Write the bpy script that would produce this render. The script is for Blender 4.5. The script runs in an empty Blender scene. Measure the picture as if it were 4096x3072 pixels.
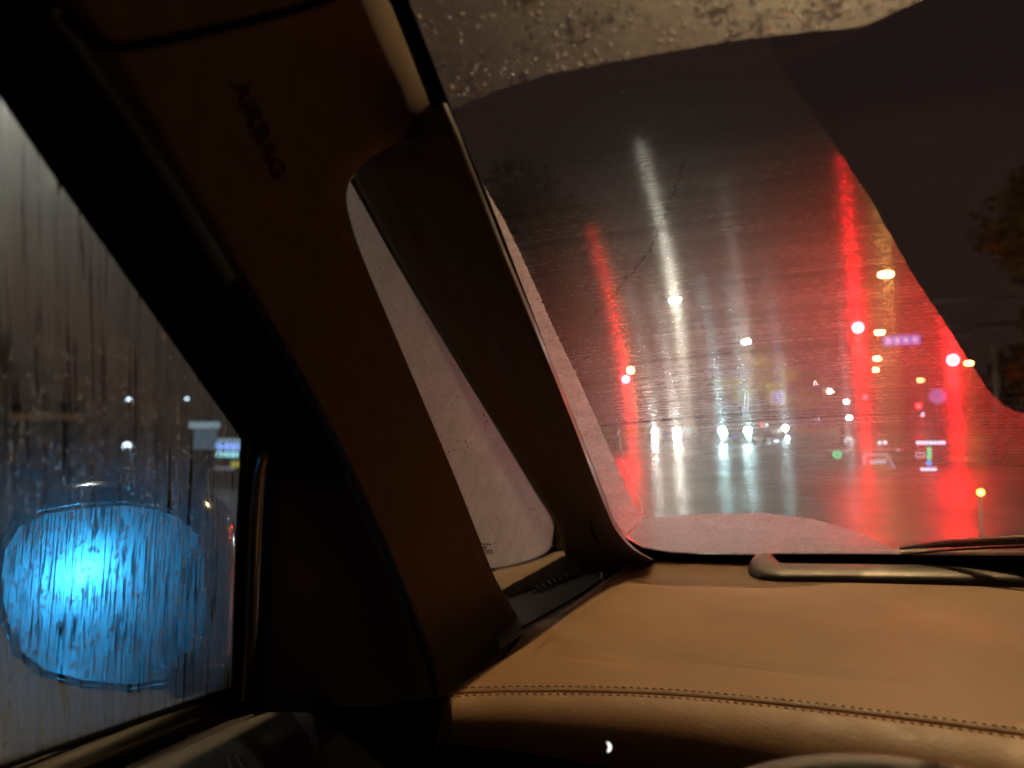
import bpy, bmesh, math, random
import numpy as np
from mathutils import Vector, Matrix, geometry
R = math.radians
random.seed(7); rng = np.random.default_rng(7)
scn = bpy.context.scene
COL = scn.collection

# ------------------------------------------------------------------ camera
F = 2768.0                       # focal length in pixels of a 4096 x 3072 frame
YAW, PITCH, EYE = R(27.3), R(3.226), 1.25
CP, SP, CY, SY = math.cos(PITCH), math.sin(PITCH), math.cos(YAW), math.sin(YAW)
FWD = Vector((-SY*CP, CY*CP, SP)); RIGHT = Vector((CY, SY, 0)); UP = RIGHT.cross(FWD)
C = Vector((0, 0, EYE))
cd = bpy.data.cameras.new('camera'); cam = bpy.data.objects.new('camera', cd); COL.objects.link(cam)
cam.matrix_world = Matrix((( RIGHT.x, UP.x, -FWD.x, 0), (RIGHT.y, UP.y, -FWD.y, 0), (RIGHT.z, UP.z, -FWD.z, EYE), (0,0,0,1)))
cd.sensor_width = 36; cd.lens = 36*F/4096; cd.clip_start = .02; cd.clip_end = 3000
cd.dof.use_dof = True; cd.dof.focus_distance = .86; cd.dof.aperture_fstop = 3.6
scn.camera = cam

# ------------------------------------------------------------------ night sky, view
w = bpy.data.worlds.new('World'); scn.world = w; w.use_nodes = True
bg = w.node_tree.nodes['Background']
sky = w.node_tree.nodes.new('ShaderNodeTexSky'); sky.sky_type = 'NISHITA'; sky.sun_disc = False
sky.sun_elevation = R(-9); sky.sun_rotation = R(180)
mixs = w.node_tree.nodes.new('ShaderNodeMix'); mixs.data_type = 'RGBA'
mixs.inputs[0].default_value = .96
w.node_tree.links.new(sky.outputs[0], mixs.inputs[6])
mixs.inputs[7].default_value = (.30, .17, .15, 1)          # low cloud lit by the city
w.node_tree.links.new(mixs.outputs[2], bg.inputs[0])
bg.inputs[1].default_value = .05
scn.view_settings.view_transform = 'Standard'; scn.view_settings.look = 'None'
scn.view_settings.exposure = 0; scn.view_settings.gamma = 1
cy = scn.cycles
cy.use_denoising = True; cy.max_bounces = 8; cy.transparent_max_bounces = 24
cy.transmission_bounces = 8; cy.glossy_bounces = 4; cy.diffuse_bounces = 3
cy.caustics_reflective = True; cy.caustics_refractive = True
cy.sample_clamp_indirect = 6; cy.sample_clamp_direct = 0; cy.blur_glossy = .3
cy.use_adaptive_sampling = False

# ------------------------------------------------------------------ helpers: geometry
def ray(u, v):
    return FWD + RIGHT*((u-2048)/F) + UP*((1536-v)/F)
def solve(f, d, t0=.15, t1=6.0, n=240):
    """first crossing of f(P)=0 along C+d*t, P relative to the eye"""
    a = t0; fa = f(d*a)
    for i in range(1, n+1):
        b = t0+(t1-t0)*i/n; fb = f(d*b)
        if fa*fb <= 0:
            for _ in range(40):
                m = (a+b)/2; fm = f(d*m)
                if fa*fm <= 0: b = m
                else: a, fa = m, fm
            return (a+b)/2
        a, fa = b, fb
    return t1
XC = .42                                                     # car centre line
def y0(x): return 1.45-.25*(x-XC)**2
def F_ws(p): return p.z-(-.262+.6*(y0(p.x)-p.y))              # windscreen
def side(x0, k=.22): return lambda p: p.x-(x0+k*(p.z+.26))
F_side = side(-.55, .25)                                     # door glass
F_q = side(-.60)                                             # quarter glass
F_ap = side(-.46)                                            # pillar trim
F_fp = side(-.545)
F_fr = side(-.515, .23)
def hz(z): return lambda p: p.z-z
def at(u, v, f, off=0.0):
    d = ray(u, v); t = solve(f, d)
    return C+d*t+d.normalized()*off
def far(u, v, y):                                            # point of the street at forward distance y
    d = ray(u, v); return C+d*(y/d.y)
def catmull(pts, n):
    P = [Vector(p) for p in pts]; m = len(P)
    L = [0.0]
    for i in range(1, m): L.append(L[-1]+(P[i]-P[i-1]).length)
    out = []
    for k in range(n):
        s = L[-1]*k/(n-1); i = 0
        while i < m-2 and L[i+1] < s: i += 1
        h = L[i+1]-L[i]; t = (s-L[i])/h if h else 0
        def tan(j):
            a, b = max(j-1, 0), min(j+1, m-1)
            return (P[b]-P[a])/(L[b]-L[a])*h
        t2, t3 = t*t, t*t*t
        out.append(P[i]*(2*t3-3*t2+1)+tan(i)*(t3-2*t2+t)+P[i+1]*(-2*t3+3*t2)+tan(i+1)*(t3-t2))
    return out
def smooth_rows(pairs, n):                                   # the same parameter for both sides
    m = len(pairs); out = []
    for k in range(n):
        s = (m-1)*k/(n-1); i = min(int(s), m-2); t = s-i
        def g(j, q): return Vector(pairs[j][q])
        def H(q):
            a, b = max(i-1, 0), min(i+2, m-1)
            p0, p1, p2, p3 = g(a, q), g(i, q), g(i+1, q), g(b, q)
            return .5*((2*p1)+(p2-p0)*t+(2*p0-5*p1+4*p2-p3)*t*t+(3*p1-p0-3*p2+p3)*t*t*t)
        out.append((H(0), H(1)))
    return out
def mesh(name, verts, faces, mat, parent=None, smooth=True):
    me = bpy.data.meshes.new(name); me.from_pydata([tuple(v) for v in verts], [], faces); me.update()
    if smooth: me.polygons.foreach_set('use_smooth', [True]*len(me.polygons))
    o = bpy.data.objects.new(name, me); COL.objects.link(o)
    if mat: me.materials.append(mat)
    if parent: o.parent = parent
    return o
def grid_faces(nr, nc, flip=False):
    fs = []
    for i in range(nr-1):
        for j in range(nc-1):
            q = (i*nc+j, i*nc+j+1, (i+1)*nc+j+1, (i+1)*nc+j)
            fs.append(q[::-1] if flip else q)
    return fs
def grid(name, rows, mat, parent=None, flip=False, smooth=True):
    nc = len(rows[0]); vs = [v for r in rows for v in r]
    return mesh(name, vs, grid_faces(len(rows), nc, flip), mat, parent, smooth)
def px_loft(name, pairs, f, mat, parent, bulge=.02, nr=60, nc=18, power=.5, edge=0, fl=None, frr=None, k_r=1, wl=.25, wr=.25):
    """a rounded strip between two edges; the middle stands proud of the surface f"""
    rows = []
    for a, b in smooth_rows(pairs, nr):
        row = []
        for j in range(nc):
            s = j/(nc-1); p = a.lerp(b, s)
            q_ = max(0, (wl-s)/wl, (s-1+wr)/wr); prof = math.sqrt(max(0, 1-q_*q_))
            d = ray(p.x, p.y); t = solve(f, d)
            if fl and frr: t = solve(fl, d)*(1-s)+solve(frr, d)*s*k_r
            q = C+d*t-d.normalized()*(bulge*prof-edge*(1-prof))
            row.append(q)
        rows.append(row)
    return grid(name, rows, mat, parent)
def tube(path, r, seg=8, close=False):
    vs, fs = [], []; n = len(path); up = Vector((.13, .21, 1)).normalized()
    for i, p in enumerate(path):
        a, b = path[max(i-1, 0)], path[min(i+1, n-1)]
        t = (b-a).normalized(); x = t.cross(up).normalized(); y = x.cross(t)
        rr = r[i] if isinstance(r, (list, tuple)) else r
        for k in range(seg):
            an = 2*math.pi*k/seg; vs.append(p+x*(rr*math.cos(an))+y*(rr*math.sin(an)))
    for i in range(n-1):
        for k in range(seg):
            fs.append((i*seg+k, i*seg+(k+1) % seg, (i+1)*seg+(k+1) % seg, (i+1)*seg+k))
    fs.append(tuple(range(seg))[::-1]); fs.append(tuple((n-1)*seg+k for k in range(seg)))
    return vs, fs
def tube_obj(name, path, r, mat, parent=None, seg=8):
    v, f = tube(path, r, seg); return mesh(name, v, f, mat, parent)
class MB:
    """collects boxes, bars and discs into one mesh"""
    def __init__(s): s.v, s.f = [], []
    def add(s, v, f):
        n = len(s.v); s.v += [tuple(x) for x in v]; s.f += [tuple(i+n for i in q) for q in f]; return s
    def box(s, c, size, rz=0, rx=0):
        m = Matrix.Translation(Vector(c)) @ Matrix.Rotation(rz, 4, 'Z') @ Matrix.Rotation(rx, 4, 'X')
        x, y, z = [k/2 for k in size]
        v = [m @ Vector(q) for q in ((-x,-y,-z),(x,-y,-z),(x,y,-z),(-x,y,-z),(-x,-y,z),(x,-y,z),(x,y,z),(-x,y,z))]
        return s.add(v, [(0,3,2,1),(4,5,6,7),(0,1,5,4),(1,2,6,5),(2,3,7,6),(3,0,4,7)])
    def cyl(s, a, b, r0, r1=None, seg=12):
        r1 = r0 if r1 is None else r1
        v, f = tube([Vector(a), Vector(b)], [r0, r1], seg); return s.add(v, f)
    def path(s, pts, r, seg=8): v, f = tube([Vector(p) for p in pts], r, seg); return s.add(v, f)
    def prism(s, prof, x0, x1, inset=0):                     # side profile (y,z) drawn out along x
        n = len(prof); cyc = sum(p[0] for p in prof)/n; czc = sum(p[1] for p in prof)/n
        v = [(x0, p[0], p[1]) for p in prof]+[(x1, p[0], p[1]) for p in prof]
        f = [tuple(range(n))[::-1], tuple(range(n, 2*n))]+[(i, (i+1) % n, n+(i+1) % n, n+i) for i in range(n)]
        return s.add(v, f)
    def disc(s, c, n, r, seg=14, r2=None):
        n = Vector(n).normalized(); x = n.orthogonal().normalized(); y = n.cross(x); c = Vector(c)
        v = [c+x*(r*math.cos(2*math.pi*k/seg))+y*((r2 or r)*math.sin(2*math.pi*k/seg)) for k in range(seg)]
        return s.add(v, [tuple(range(seg))])
    def build(s, name, mat, parent=None, smooth=False, bevel=0):
        o = mesh(name, s.v, s.f, mat, parent, smooth)
        if bevel:
            b = bmesh.new(); b.from_mesh(o.data)
            bmesh.ops.recalc_face_normals(b, faces=b.faces)
            bmesh.ops.bevel(b, geom=[e for e in b.edges if e.calc_face_angle(0) > .6], offset=bevel, segments=2, affect='EDGES', profile=.6)
            b.to_mesh(o.data); b.free()
            if smooth: o.data.polygons.foreach_set('use_smooth', [True]*len(o.data.polygons))
        return o
def empty(name, loc=(0,0,0), rz=0):
    o = bpy.data.objects.new(name, None); COL.objects.link(o); o.location = loc; o.rotation_euler.z = rz; return o
def tag(o, label=None, cat=None, group=None, kind=None):
    for k, v in (('label', label), ('category', cat), ('group', group), ('kind', kind)):
        if v: o[k] = v
    return o
def copy_tree(o, parent=None):
    c = o.copy(); COL.objects.link(c); c.parent = parent
    for ch in list(o.children): copy_tree(ch, c)
    return c

# ------------------------------------------------------------------ helpers: materials
class NT:
    def __init__(s, name):
        s.m = bpy.data.materials.new(name); s.m.use_nodes = True; s.t = s.m.node_tree
        for n in list(s.t.nodes): s.t.nodes.remove(n)
        s.out = s.t.nodes.new('ShaderNodeOutputMaterial')
    def n(s, typ, ins=None, **kw):
        x = s.t.nodes.new('ShaderNode'+typ)
        for k, v in kw.items(): setattr(x, k, v)
        for k, v in (ins or {}).items():
            if hasattr(v, 'outputs'): v = v.outputs[0]
            if isinstance(v, bpy.types.NodeSocket): s.t.links.new(v, x.inputs[k])
            else: x.inputs[k].default_value = v
        return x
    def math(s, op, a, b=0.0, c=None, clamp=False):
        ins = {0: a, 1: b}
        if c is not None: ins[2] = c
        return s.n('Math', ins, operation=op, use_clamp=clamp)
    def vmath(s, op, a, b=None, scale=None):
        ins = {0: a}
        if b is not None: ins[1] = b
        if scale is not None: ins[3] = scale
        return s.n('VectorMath', ins, operation=op)
    def ramp(s, fac, stops):
        r = s.n('ValToRGB', {0: fac}); e = r.color_ramp.elements
        while len(e) < len(stops): e.new(.5)
        for k, (p, c) in zip(e, stops):
            k.position = p; k.color = c if len(c) == 4 else (*c, 1)
        return r
    def mix(s, fac, a, b): return s.n('MixShader', {0: fac, 1: a, 2: b})
    def done(s, sh): s.t.links.new(sh.outputs[0], s.out.inputs[0]); return s.m
def g(v): return (v, v, v)
def pbr(name, col, rough=.5, metal=0, noise=0, nscale=30, bump=0, bscale=400, spec=.5, coat=0, col2=None, sheen=0, bdist=.002):
    t = NT(name); co = t.n('TexCoord')
    b = t.n('BsdfPrincipled', {'Base Color': (*col, 1), 'Roughness': rough, 'Metallic': metal})
    b.inputs['Specular IOR Level'].default_value = spec; b.inputs['Coat Weight'].default_value = coat
    if noise or col2:
        nz = t.n('TexNoise', {'Vector': co.outputs['Object'], 'Scale': nscale, 'Detail': 6.0})
        c2 = col2 or tuple(k*(1-noise) for k in col)
        r = t.ramp(nz, [(.3, (*c2, 1)), (.7, (*col, 1))]); t.t.links.new(r.outputs[0], b.inputs['Base Color'])
        rr = t.n('MapRange', {0: nz.outputs[0], 3: rough*.8, 4: min(1, rough*1.2)}); t.t.links.new(rr.outputs[0], b.inputs['Roughness'])
    if bump:
        nz = t.n('TexNoise', {'Vector': co.outputs['Object'], 'Scale': bscale, 'Detail': 3.0})
        bp = t.n('Bump', {'Height': nz.outputs[0], 'Strength': bump, 'Distance': bdist}); t.t.links.new(bp.outputs[0], b.inputs['Normal'])
    return t.done(b)
def glow(name, col, strength, front=False):
    t = NT(name)
    return t.done(t.n('Emission', {0: (*col, 1), 1: strength}))
def film(name, weight, tex=None, rough=.5, streak=0.0, srough=.10, wstreak=.5, trans=.25, ior=1.5, tint=(1,1,1), tilt=0, tscale=600):
    """a thin wet layer on glass: partly clear, partly scattering forward about the ray that goes through it.
    Grooves left by the wiper (attribute 'groove') spread light at right angles to themselves."""
    t = NT(name); geo = t.n('NewGeometry'); I = geo.outputs['Incoming']
    wgt = tex(t, weight) if tex else None
    wide_n = I
    if tilt:                                                # fine drops bend the ray by random amounts
        co = t.n('TexCoord')
        nz = t.n('TexNoise', {'Vector': co.outputs['Object'], 'Scale': tscale, 'Detail': 2.0})
        d = t.vmath('SUBTRACT', nz.outputs['Color'], (.5, .5, .5)); d = t.vmath('SCALE', d, scale=tilt)
        wide_n = t.vmath('NORMALIZE', t.vmath('ADD', I, d)).outputs[0]
    wide = t.n('BsdfRefraction', {'Color': (*tint, 1), 'Roughness': rough, 'IOR': ior, 'Normal': wide_n}, distribution='BECKMANN' if streak else 'GGX')
    sh = wide
    if streak:
        ga = t.n('Attribute', attribute_name='groove', attribute_type='GEOMETRY')
        S = t.vmath('NORMALIZE', t.vmath('CROSS_PRODUCT', I, ga.outputs['Vector']))
        wn = t.n('TexWhiteNoise', {'Vector': t.vmath('SCALE', geo.outputs['Position'], scale=9137.0).outputs[0]}, noise_dimensions='3D')
        jit = t.math('MULTIPLY', t.math('SUBTRACT', wn.outputs[0], .5), streak/12); st = None
        tilts = [streak*k/12 for k in range(-12, 13)]; wts = [math.exp(-abs(a)/(streak*.42)) for a in tilts]; tot = sum(wts)
        for a, q in zip(tilts, wts):                        # a fan of narrow lobes, at right angles to the groove
            N1 = t.vmath('NORMALIZE', t.vmath('ADD', I, t.vmath('SCALE', S, scale=t.math('ADD', jit, a).outputs[0])))
            r1 = t.n('BsdfRefraction', {'Color': (*[k*q/tot for k in tint], 1), 'Roughness': srough, 'IOR': 8.0, 'Normal': N1.outputs[0]}, distribution='GGX')
            st = r1 if st is None else t.n('AddShader', {0: st, 1: r1})
        sh = t.mix(wstreak, wide, st)
    if trans:
        tr = t.n('BsdfTranslucent', {'Color': (*[.9*k for k in tint], 1)}); sh = t.mix(trans, sh, tr)
    clear = t.n('BsdfTransparent', {0: (1, 1, 1, 1)})
    t.m.cycles.use_bump_map_correction = False
    return t.done(t.mix(wgt if wgt is not None else weight, clear, sh))
def pane_mat(name, tint=(.93,.95,.94), refl=1.0):
    t = NT(name)
    geo = t.n('NewGeometry')
    c = t.math('ABSOLUTE', t.vmath('DOT_PRODUCT', geo.outputs['Normal'], geo.outputs['Incoming']).outputs['Value'])
    k = t.math('POWER', t.math('SUBTRACT', 1.0, c, clamp=True), 5.0)
    fr = t.math('MULTIPLY', t.math('MULTIPLY_ADD', k, .94, .06), refl)
    return t.done(t.mix(fr, t.n('BsdfTransparent', {0: (*tint, 1)}), t.n('BsdfGlossy', {'Color': (1,1,1,1), 'Roughness': .0})))
def water_mat(name):
    t = NT(name)
    return t.done(t.mix(.2, t.n('BsdfRefraction', {'Color': (.97,.98,1,1), 'Roughness': .05, 'IOR': 1.33}), t.n('BsdfTranslucent', {'Color': (.95,.97,1,1)})))
M_BLACK = pbr('black_trim', (.006,.006,.006), .9, bump=.3, bscale=900, spec=.08)
M_FRIT = pbr('black_frit', (.004,.004,.004), .35)
M_SEAL = pbr('rubber_seal', (.02,.02,.02), .45)
M_SUEDE = pbr('brown_suede', (.25,.165,.095), .9, noise=.15, nscale=60, bump=.35, bscale=1600, spec=.15)
def leather():
    t = NT('tan_leather'); co = t.n('TexCoord'); v = co.outputs['Object']
    n1 = t.n('TexNoise', {'Vector': v, 'Scale': 7.0, 'Detail': 5.0})
    n0 = t.n('TexNoise', {'Vector': v, 'Scale': 38.0, 'Detail': 8.0, 'Roughness': .75})
    c = t.ramp(t.math('ADD', t.math('MULTIPLY', n1, .6), t.math('MULTIPLY', n0, .4)), [(.32, (.32,.175,.08)), (.68, (.44,.25,.125))])
    vo = t.n('TexVoronoi', {'Vector': v, 'Scale': 420.0}, feature='DISTANCE_TO_EDGE')
    nf = t.n('TexNoise', {'Vector': v, 'Scale': 260.0, 'Detail': 4.0})
    h = t.math('ADD', t.math('MULTIPLY', vo, .5), nf)
    bp = t.n('Bump', {'Height': h.outputs[0], 'Strength': .34, 'Distance': .001})
    b = t.n('BsdfPrincipled', {'Base Color': c.outputs[0], 'Roughness': t.n('MapRange', {0: n0.outputs[0], 1: .3, 2: .7, 3: .42, 4: .62}).outputs[0], 'Normal': bp.outputs[0]})
    b.inputs['Specular IOR Level'].default_value = .4
    return t.done(b)
M_TAN = leather()
M_THREAD = pbr('thread', (.42,.25,.12), .7)
M_GREY = pbr('grey_plastic', (.30,.29,.275), .55, noise=.2, nscale=90, bump=.25, bscale=1500)
M_DKGREY = pbr('dark_grey_plastic', (.05,.05,.056), .6, bump=.25, bscale=1500)
M_SATIN = pbr('satin_bronze', (.09,.076,.062), .34, metal=.55, bump=.08, bscale=2000)
M_CHROME = pbr('dull_bright_strip', (.35,.31,.28), .28, metal=.8)
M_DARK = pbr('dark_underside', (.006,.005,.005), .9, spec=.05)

# ------------------------------------------------------------------ the car we sit in
car = tag(empty('car', (0, 0, 0)), 'car cabin with tan leather dashboard, dark pillars and rain-wet windows, seen from the driving seat', 'car')

# windscreen ----------------------------------------------------------
EDGE = [(1560,-150),(1632,0),(1700,170),(1805,440),(1930,740),(2050,1050),(2200,1440),(2330,1760),(2420,1990),(2455,2080),(2500,2150),(2570,2190),(2680,2212),(2800,2217),(3010,2219),(3400,2219),(4300,2226)]
edge3 = [at(u, v, F_ws)-C for u, v in EDGE[:9]]              # left edge in space
def left_x(z):
    P = sorted(edge3, key=lambda p: p.z)
    for a, b in zip(P, P[1:]):
        if a.z <= z <= b.z: return a.x+(b.x-a.x)*(z-a.z)/(b.z-a.z)
    a, b = (P[0], P[1]) if z < P[0].z else (P[-2], P[-1])
    return a.x+(b.x-a.x)*(z-a.z)/(b.z-a.z)
def ws_pt(x, z): return Vector((x, y0(x)-(z+.262)/.6, z))+C
M_PANE = pane_mat('windscreen_glass', refl=.38)
rows = []
for i in range(31):
    z = -.255+(.40+.255)*i/30; xl = left_x(max(z, -.13))-.035
    rows.append([ws_pt(xl+(2*XC-2*xl)*j/40, z) for j in range(41)])
windscreen = grid('windscreen', rows, M_PANE, car)
ZTOP = .40
OUT = Vector((0, .51, .86))                                  # outward across the glass
PIV = Vector((.18, 0, -1.9))                                 # where the wiper swings, on the extended sheet (x, -, along the slope)
def slope_coord(p): return (p.z+.262)/.5145                  # distance up the glass
def cdt(poly, step, holes=()):
    """fill a pixel polygon with a fine triangle net"""
    edge = []
    for a, b in zip(poly, poly[1:]+poly[:1]):
        a, b = Vector(a), Vector(b); n = max(1, int((b-a).length/step))
        edge += [a.lerp(b, k/n) for k in range(n)]
    xs = [p.x for p in edge]; ys = [p.y for p in edge]
    ins = []
    X = np.arange(min(xs)+step*.5, max(xs), step); Y = np.arange(min(ys)+step*.5, max(ys), step)
    px = np.array([p.x for p in edge]); py = np.array([p.y for p in edge]); qx = np.roll(px, -1); qy = np.roll(py, -1)
    for y in Y:
        hit = (py > y) != (qy > y)
        xi = np.sort(px[hit]+(y-py[hit])*(qx[hit]-px[hit])/(qy[hit]-py[hit]))
        for x in X:
            if np.searchsorted(xi, x) % 2:
                k = np.searchsorted(xi, x)
                if x-xi[k-1] > step*.3 and xi[k]-x > step*.3: ins.append(Vector((x, y)))
    n = len(edge); V = edge+ins
    r = geometry.delaunay_2d_cdt(V, [(i, (i+1) % n) for i in range(n)], [list(range(n))], 1, 1e-4)
    return [Vector(v) for v in r[0]], [tuple(f) for f in r[2]]
def rough_edge(pts, step=10, amp=3, seed=1):
    rd = random.Random(seed); out = []
    for a, b in zip(pts, pts[1:]):
        a, b = Vector(a), Vector(b); n = max(1, int((b-a).length/step)); nrm = Vector((-(b-a).y, (b-a).x)).normalized()
        for k in range(n):
            e = rd.gauss(0, amp); out.append(tuple(a.lerp(b, k/n)+nrm*(e if k else 0)))
    out.append(tuple(pts[-1])); return out
def ws_film(name, poly, mat, parent, step=40, lift=.0015):
    V, Fc = cdt([tuple(p) for p in poly], step)
    P = [at(v.x, v.y, F_ws) for v in V]
    o = mesh(name, [p+OUT*lift for p in P], Fc, mat, parent)
    o.data.update()
    if len(o.data.polygons) and sum(p.normal.dot(OUT)*p.area for p in o.data.polygons) > 0: o.data.flip_normals()
    uv = o.data.uv_layers.new(name='UVMap'); ga = o.data.attributes.new('groove', 'FLOAT_VECTOR', 'POINT')
    pol, gv = [], []
    for p in P:
        q = p-C; dx, ds = q.x-PIV.x, slope_coord(q)-PIV.z
        r = math.hypot(dx, ds); pol.append((math.atan2(dx, ds)*r*1.0, r))
        tx, ts = ds/r, -dx/r                                # tangent of the wiper's arc
        gv += list((Vector((tx, 0, 0))+Vector((0, -.8575, .5145))*ts).normalized())
    ga.data.foreach_set('vector', gv)
    for lp in o.data.loops: uv.data[lp.index].uv = pol[lp.vertex_index]
    return o
def wiped_tex(t, w):
    uv = t.n('UVMap', uv_map='UVMap')
    mp = t.n('Mapping', {'Vector': uv.outputs[0], 'Scale': (2.2, 520.0, 1.0)})
    n1 = t.n('TexNoise', {'Vector': mp.outputs[0], 'Scale': 1.0, 'Detail': 6.0, 'Roughness': .7})
    mp2 = t.n('Mapping', {'Vector': uv.outputs[0], 'Scale': (150.0, 700.0, 1.0)})
    n2 = t.n('TexNoise', {'Vector': mp2.outputs[0], 'Scale': 1.0, 'Detail': 4.0, 'Roughness': .7})
    mp3 = t.n('Mapping', {'Vector': uv.outputs[0], 'Scale': (.9, 75.0, 1.0), 'Location': (3.1, 0, 0)})
    n3 = t.n('TexNoise', {'Vector': mp3.outputs[0], 'Scale': 1.0, 'Detail': 4.0})
    lines = t.ramp(n3, [(.31, g(.38)), (.40, g(1.0))])       # dry lines that the blade left
    n4 = t.n('TexNoise', {'Vector': uv.outputs[0], 'Scale': 4.0, 'Detail': 3.0})
    big = t.n('MapRange', {0: n4.outputs[0], 1: .3, 2: .7, 3: .75, 4: 1.2})
    a = t.n('MapRange', {0: n1.outputs[0], 1: .32, 2: .68, 3: .5, 4: 1.38})
    b = t.n('MapRange', {0: n2.outputs[0], 1: .35, 2: .65, 3: .65, 4: 1.25})
    x = t.math('MULTIPLY', t.math('MULTIPLY', a, b), t.math('MULTIPLY', lines, big))
    return t.math('MULTIPLY', x, w, clamp=True)
def spots_tex(scale=70, dense=.42, mott=1.0):
    def f(t, w):
        co = t.n('TexCoord'); v = co.outputs['Object']
        nz = t.n('TexNoise', {'Vector': v, 'Scale': scale*.9, 'Detail': 5.0, 'Roughness': .6})
        wv = t.vmath('ADD', v, t.vmath('SCALE', nz.outputs['Color'], scale=.012))
        vo = t.n('TexVoronoi', {'Vector': wv.outputs[0], 'Scale': scale, 'Randomness': 1.0})
        n2 = t.n('TexNoise', {'Vector': v, 'Scale': scale*.16, 'Detail': 3.0})
        thr = t.n('MapRange', {0: n2.outputs[0], 1: .35, 2: .75, 3: .0, 4: dense})
        holes = t.math('SUBTRACT', vo.outputs['Distance'], thr.outputs[0])
        k = t.n('MapRange', {0: holes.outputs[0], 1: -.02, 2: .05, 3: .35, 4: 1.0})
        n3 = t.n('TexNoise', {'Vector': v, 'Scale': scale*6, 'Detail': 4.0, 'Roughness': .7})
        m3 = t.n('MapRange', {0: n3.outputs[0], 1: .3, 2: .7, 3: 1-.22*mott, 4: 1+.12*mott})
        n4 = t.n('TexNoise', {'Vector': v, 'Scale': scale*.28, 'Detail': 5.0, 'Roughness': .7}); m4 = t.n('MapRange', {0: n4.outputs[0], 1: .3, 2: .7, 3: 1-.4*mott, 4: 1.1})
        n5 = t.n('TexNoise', {'Vector': v, 'Scale': scale*2.4, 'Detail': 3.0, 'Roughness': .6}); m5 = t.n('MapRange', {0: n5.outputs[0], 1: .36, 2: .6, 3: 1-.28*mott, 4: 1.05})
        return t.math('MULTIPLY', t.math('MULTIPLY', t.math('MULTIPLY', k, m4), t.math('MULTIPLY', m3, m5)), w, clamp=True)
    return f
M_WIPED = film('wiped_haze', .42, wiped_tex, rough=.66, streak=.25, srough=.085, wstreak=.45, trans=.01)
M_MIST_TOP = film('mist_upper', .24, spots_tex(190, .66, .55), rough=.70, trans=.02, tilt=.5)
M_MIST_LEFT = film('mist_left', .93, spots_tex(110, .2, .7), rough=.72, trans=.03, ior=2.0, tilt=1.0, tscale=420)
M_MIST_LOW = film('mist_lower', .93, spots_tex(90, .2, .5), rough=.74, trans=.03, ior=2.0, tilt=.8, tscale=420)
top_line = [(1805,440),(2000,362),(2200,300),(2400,262),(2600,226),(2900,172),(3200,135),(3430,116),(3560,62),(3740,-20),(3960,-150)]
left_b = [(1925,733),(2010,880),(2110,1085),(2200,1290),(2330,1560),(2450,1830),(2562,2085)]
low_b = [(2562,2085),(2650,2072),(2800,2060),(3050,2056),(3250,2080),(3450,2138),(3560,2192),(3608,2221)]
wedge = [(4300,1700),(4060,1650),(4012,1622),(3950,1560),(3800,1330),(3650,1100),(3470,780),(3330,570),(3190,370),(3130,285),(3058,146)]
wiped = [(1805,440)]+[(1925,733)]+rough_edge(left_b, 10, 1.3, 3)[1:]+low_b[1:]+[(4300,2226)]+rough_edge(wedge, 9, 1.2, 5)+[p for p in reversed(top_line) if p[0] < 2950 and p[0] > 1805]
ws_film('wiped_mist', wiped, M_WIPED, windscreen, 42)
ws_film('upper_mist', [(1560,-150),(1632,0),(1700,170)]+rough_edge(top_line, 14, 1.6, 9), M_MIST_TOP, windscreen, 42)
ws_film('side_mist', rough_edge(left_b, 10, 1.3, 3)+[(2500,2150),(2455,2080),(2420,1990),(2330,1760),(2200,1440),(2050,1050),(1932,745)], M_MIST_LEFT, windscreen, 36, .0022)
ws_film('lower_mist', [(2510,2150)]+low_b+[(3400,2219),(3010,2219),(2800,2217),(2680,2212),(2570,2190)], M_MIST_LOW, windscreen, 36, .0022)
lowq = sorted((p.x, p.z) for p in (at(u, -150, F_ws)-C for u in range(1560, 3961, 100)))
rows = []
for k in range(6):
    row = []
    for j in range(41):
        x = lowq[0][0]+(1.1-lowq[0][0])*j/40; z0 = float(np.interp(x, [q[0] for q in lowq], [q[1] for q in lowq])); z = z0+(.40-z0)*k/5
        row.append(ws_pt(x, z)+OUT*.0015)
    rows.append(row)
grid('upper_mist', rows, M_MIST_TOP, windscreen)
def band(name, inner, outer, f, mat, parent, off=-.004):
    rows = [[at(*a, f, off), at(*b, f, off)] for a, b in zip(inner, outer)]
    return grid(name, rows, mat, parent)
frit_out = [(u-66, v+26) for u, v in EDGE[:9]]+[(2360,2120),(2420,2220),(2540,2280),(2680,2290),(2800,2290),(3010,2290),(3400,2290),(4300,2290)]
band('frit_border', EDGE, frit_out, F_ws, M_FRIT, windscreen)
# dark strip painted for a dry line that lacks the haze's glow
crk = [(2345,1302),(2400,1240),(2455,1190),(2500,1120),(2560,1060),(2610,985),(2640,905),(2665,850),(2690,790),(2712,725),(2738,640)]
crk = rough_edge(crk, 9, 4, 21)
rows = []
for i, p in enumerate(crk):
    wd = .7+abs(rng.normal(0, 1.4)); rows.append([at(p[0]-wd, p[1], F_ws)+OUT*.003, at(p[0]+wd, p[1]+wd*.4, F_ws)+OUT*.003])
grid('dry_streak', rows, pbr('dry_streak_dark', (.012,.011,.01), .8), windscreen)
crk = rough_edge([(2562,2130),(2575,2085),(2560,2000),(2540,1940),(2500,1880),(2480,1800),(2470,1720)], 10, 4, 22)
rows = []
for i, p in enumerate(crk):
    wd = 1.0+abs(rng.normal(0, 2.2)); rows.append([at(p[0]-wd, p[1], F_ws)+OUT*.003, at(p[0]+wd, p[1]+wd*.4, F_ws)+OUT*.003])
grid('water_trail', rows, M_MIST_LEFT, windscreen)

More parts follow.
